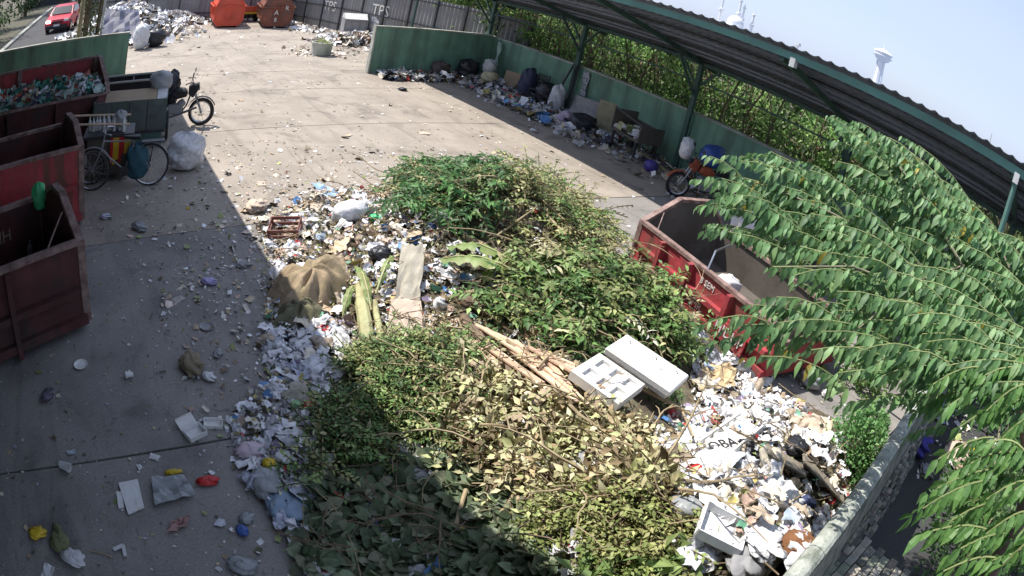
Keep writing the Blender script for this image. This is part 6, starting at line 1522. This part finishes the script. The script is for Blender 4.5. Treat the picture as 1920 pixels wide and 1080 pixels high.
# ------------------------------------------------------------------ red car on the road
def red_car(p, yaw):
    o = empty('parked_car', p, yaw, 'small red hatchback with a bright headlamp coming along the road', 'car')
    # local -y is the front
    prof = [(-1.75, .28), (-1.82, .55), (-1.70, .80), (-.85, .98), (-.25, 1.42), (1.1, 1.48), (1.72, 1.05), (1.80, .6), (1.75, .28)]
    b = MB(); n = len(prof); V = []; F = []
    for x, k in ((-.80, 1), (-.84, 1), (.84, 1), (.80, 1)):
        for y, z in prof:
            xx = x * (.84 if z > 1.2 else 1) ; V.append((xx, y, z if abs(x) > .82 or z < .9 else z + .02))
    for s_ in range(3):
        for i in range(n): F.append((s_ * n + i, s_ * n + (i + 1) % n, (s_ + 1) * n + (i + 1) % n, (s_ + 1) * n + i))
    F.append(tuple(range(n))[::-1]); F.append(tuple(3 * n + i for i in range(n))); b.add(V, F); b.build('body', M_CARRED, o, bevel=.04)
    b = MB(); b.add([(-.70, -.86, 1.01), (.70, -.86, 1.01), (.62, -.30, 1.40), (-.62, -.30, 1.40)], [(0, 1, 2, 3)]); o2 = b.build('windscreen', M_GLASS, o); o2.location = (0, -.03, .02)
    for s_ in (-1, 1):
        b = MB(); b.add([(s_ * .855, -.75, 1.0), (s_ * .855, 1.3, 1.05), (s_ * .74, 1.0, 1.42), (s_ * .74, -.2, 1.40)], [(0, 1, 2, 3) if s_ > 0 else (3, 2, 1, 0)]); b.build('side_window', M_GLASS, o)
        b = MB(); b.box((s_ * .93, -.62, 1.0), (.16, .1, .12)); b.build('door_mirror', M_CARRED, o, bevel=.02)
        b = MB(); b.box((s_ * .62, -1.80, .70), (.30, .06, .14)); b.build('headlight', M_LAMP if s_ < 0 else M_WHITE, o, bevel=.02)
        for y in (-1.1, 1.15):
            w2 = MB(); w2.lathe([(.31, -.10), (.31, .10)], 20, (s_ * .76, y, .31), Matrix.Rotation(R_(90), 3, 'Y')); wh = w2.build('wheel', M_BLACK, o)
            w2 = MB(); w2.lathe([(.19, -.11), (.19, .11)], 14, (s_ * .765, y, .31), Matrix.Rotation(R_(90), 3, 'Y')); w2.build('rim', M_CHROME, wh)
    b = MB(); b.box((0, -1.83, .62), (.8, .04, .12)); b.build('grille', M_BLACK, o)
    b = MB(); b.box((0, -1.82, .36), (1.5, .08, .22)); b.build('bumper', M_BLACK, o, bevel=.02)
    b = MB(); b.box((0, -1.875, .46), (.42, .015, .12)); b.build('number_plate', M_WHITE, o)
q = at(112, 60); red_car(Vector((q.x, q.y + 1.5, 0)), R_(-8))
b = MB(); b.box((0, 0, 1.6), (5.0, .2, 3.2)); o = b.build('dark_building', mat('dark_shed', (.05, .05, .055), .8), loc=(-6.4, 66, 0)); tag(o, 'dark low shed front at the end of the road', 'shed')

# ================================================================== FAR SKYLINE
def polar(px, py, dist):
    d = ray(px, py); h = math.hypot(d[0], d[1]); return Vector((d[0] / h * dist, d[1] / h * dist, CAM_H + d[2] / h * dist))
D = 620
q = polar(1643, 160, D); top = polar(1654, 110, D).z; pod = polar(1656, 100, D).z; tip = polar(1664, 78, D).z
tw = empty('observation_tower', (q.x, q.y, 0), 0, 'white observation tower with a disc shaped pod and mast beyond the roof', 'tower')
b = MB(); b.lathe([(5.2, -4), (4.4, top * .5), (4.0, top - 2)], 12); b.build('shaft', M_DOME, tw)
for a in range(3):
    b = MB(); an = a * 2.09; b.box((math.cos(an) * 4.6, math.sin(an) * 4.6, top * .45), (1.2, 1.2, top * .95)); b.build('fin', M_DOME, tw)
b = MB(); b.lathe([(4, top - 3), (7.5, top - 1), (7.8, top + .6), (10.0, top + 1.5), (10.4, top + 2.6), (8.5, top + 3.4), (8.8, top + 5.0), (10.2, top + 5.4), (10.2, top + 6.4), (5, top + 8.6), (1, top + 10)], 24); b.build('pod', M_DOME, tw)
b = MB(); b.lathe([(8.2, top + 3.45), (8.6, top + 4.9)], 24); b.build('window_band', M_GREY, tw)
b = MB(); b.lathe([(.9, top + 9), (.5, tip - 4), (.2, tip + 1)], 8); b.build('mast', M_DOME, tw)
D = 520
q = polar(1377, 52, D); dz = polar(1375, 30, D).z
ms = empty('mosque', (q.x, q.y, 0), 0, 'white domed mosque with slender minarets beyond the roof', 'mosque')
b = MB(); b.box((0, 0, dz * .3), (22, 22, dz * .6)); b.build('hall', M_DOME, ms)
b = MB(); R0 = 7.0; b.lathe([(R0 * .92, dz - 12), (R0, dz - 8), (R0 * .97, dz - 6)] + [(R0 * math.cos(R_(a)), dz - 6 + R0 * math.sin(R_(a))) for a in range(10, 90, 10)] + [(.05, dz + 1.4)], 24); b.build('dome', M_DOME, ms, smooth=True)
for px, py, h in ((1350, 30, 22), (1384, 30, 19), (1392, 34, 14), (1410, 45, 12), (1336, 32, 1)):
    g = polar(px, py, D + 8) - Vector((q.x, q.y, 0)); tz = g.z + h
    b = MB(); b.lathe([(1.5, 0), (1.3, tz * .55), (1.9, tz * .58), (1.9, tz * .62), (1.0, tz * .63), (.9, tz * .85), (1.5, tz * .86), (1.5, tz * .89), (.6, tz * .9), (.05, tz)], 10, (g.x, g.y, 0)); b.build('minaret', M_DOME, ms)
q = polar(1493, 96, 450); z1 = polar(1495, 80, 450).z
o = empty('water_tower', (q.x, q.y, 0), 0, 'tiny pale lattice mast with a box on top on the skyline', 'mast')
for s_ in (-1, 1):
    b = MB(); b.beam((s_ * 1.6, 0, 0), (s_ * 1.2, 0, z1 - 2), .5); b.build('leg', M_DOME, o)
b = MB(); b.box((0, 0, z1 - 1), (3.4, 3.4, 2)); b.build('head_box', M_DOME, o)
q = polar(1853, 278, 300); z1 = polar(1859, 250, 300).z; b = MB(); b.tube([(q.x, q.y, 0), (q.x, q.y, z1)], [.3, .12], 6); one('antenna_mast', b, M_GREY, 'single thin antenna mast above the right end of the roof', 'mast')
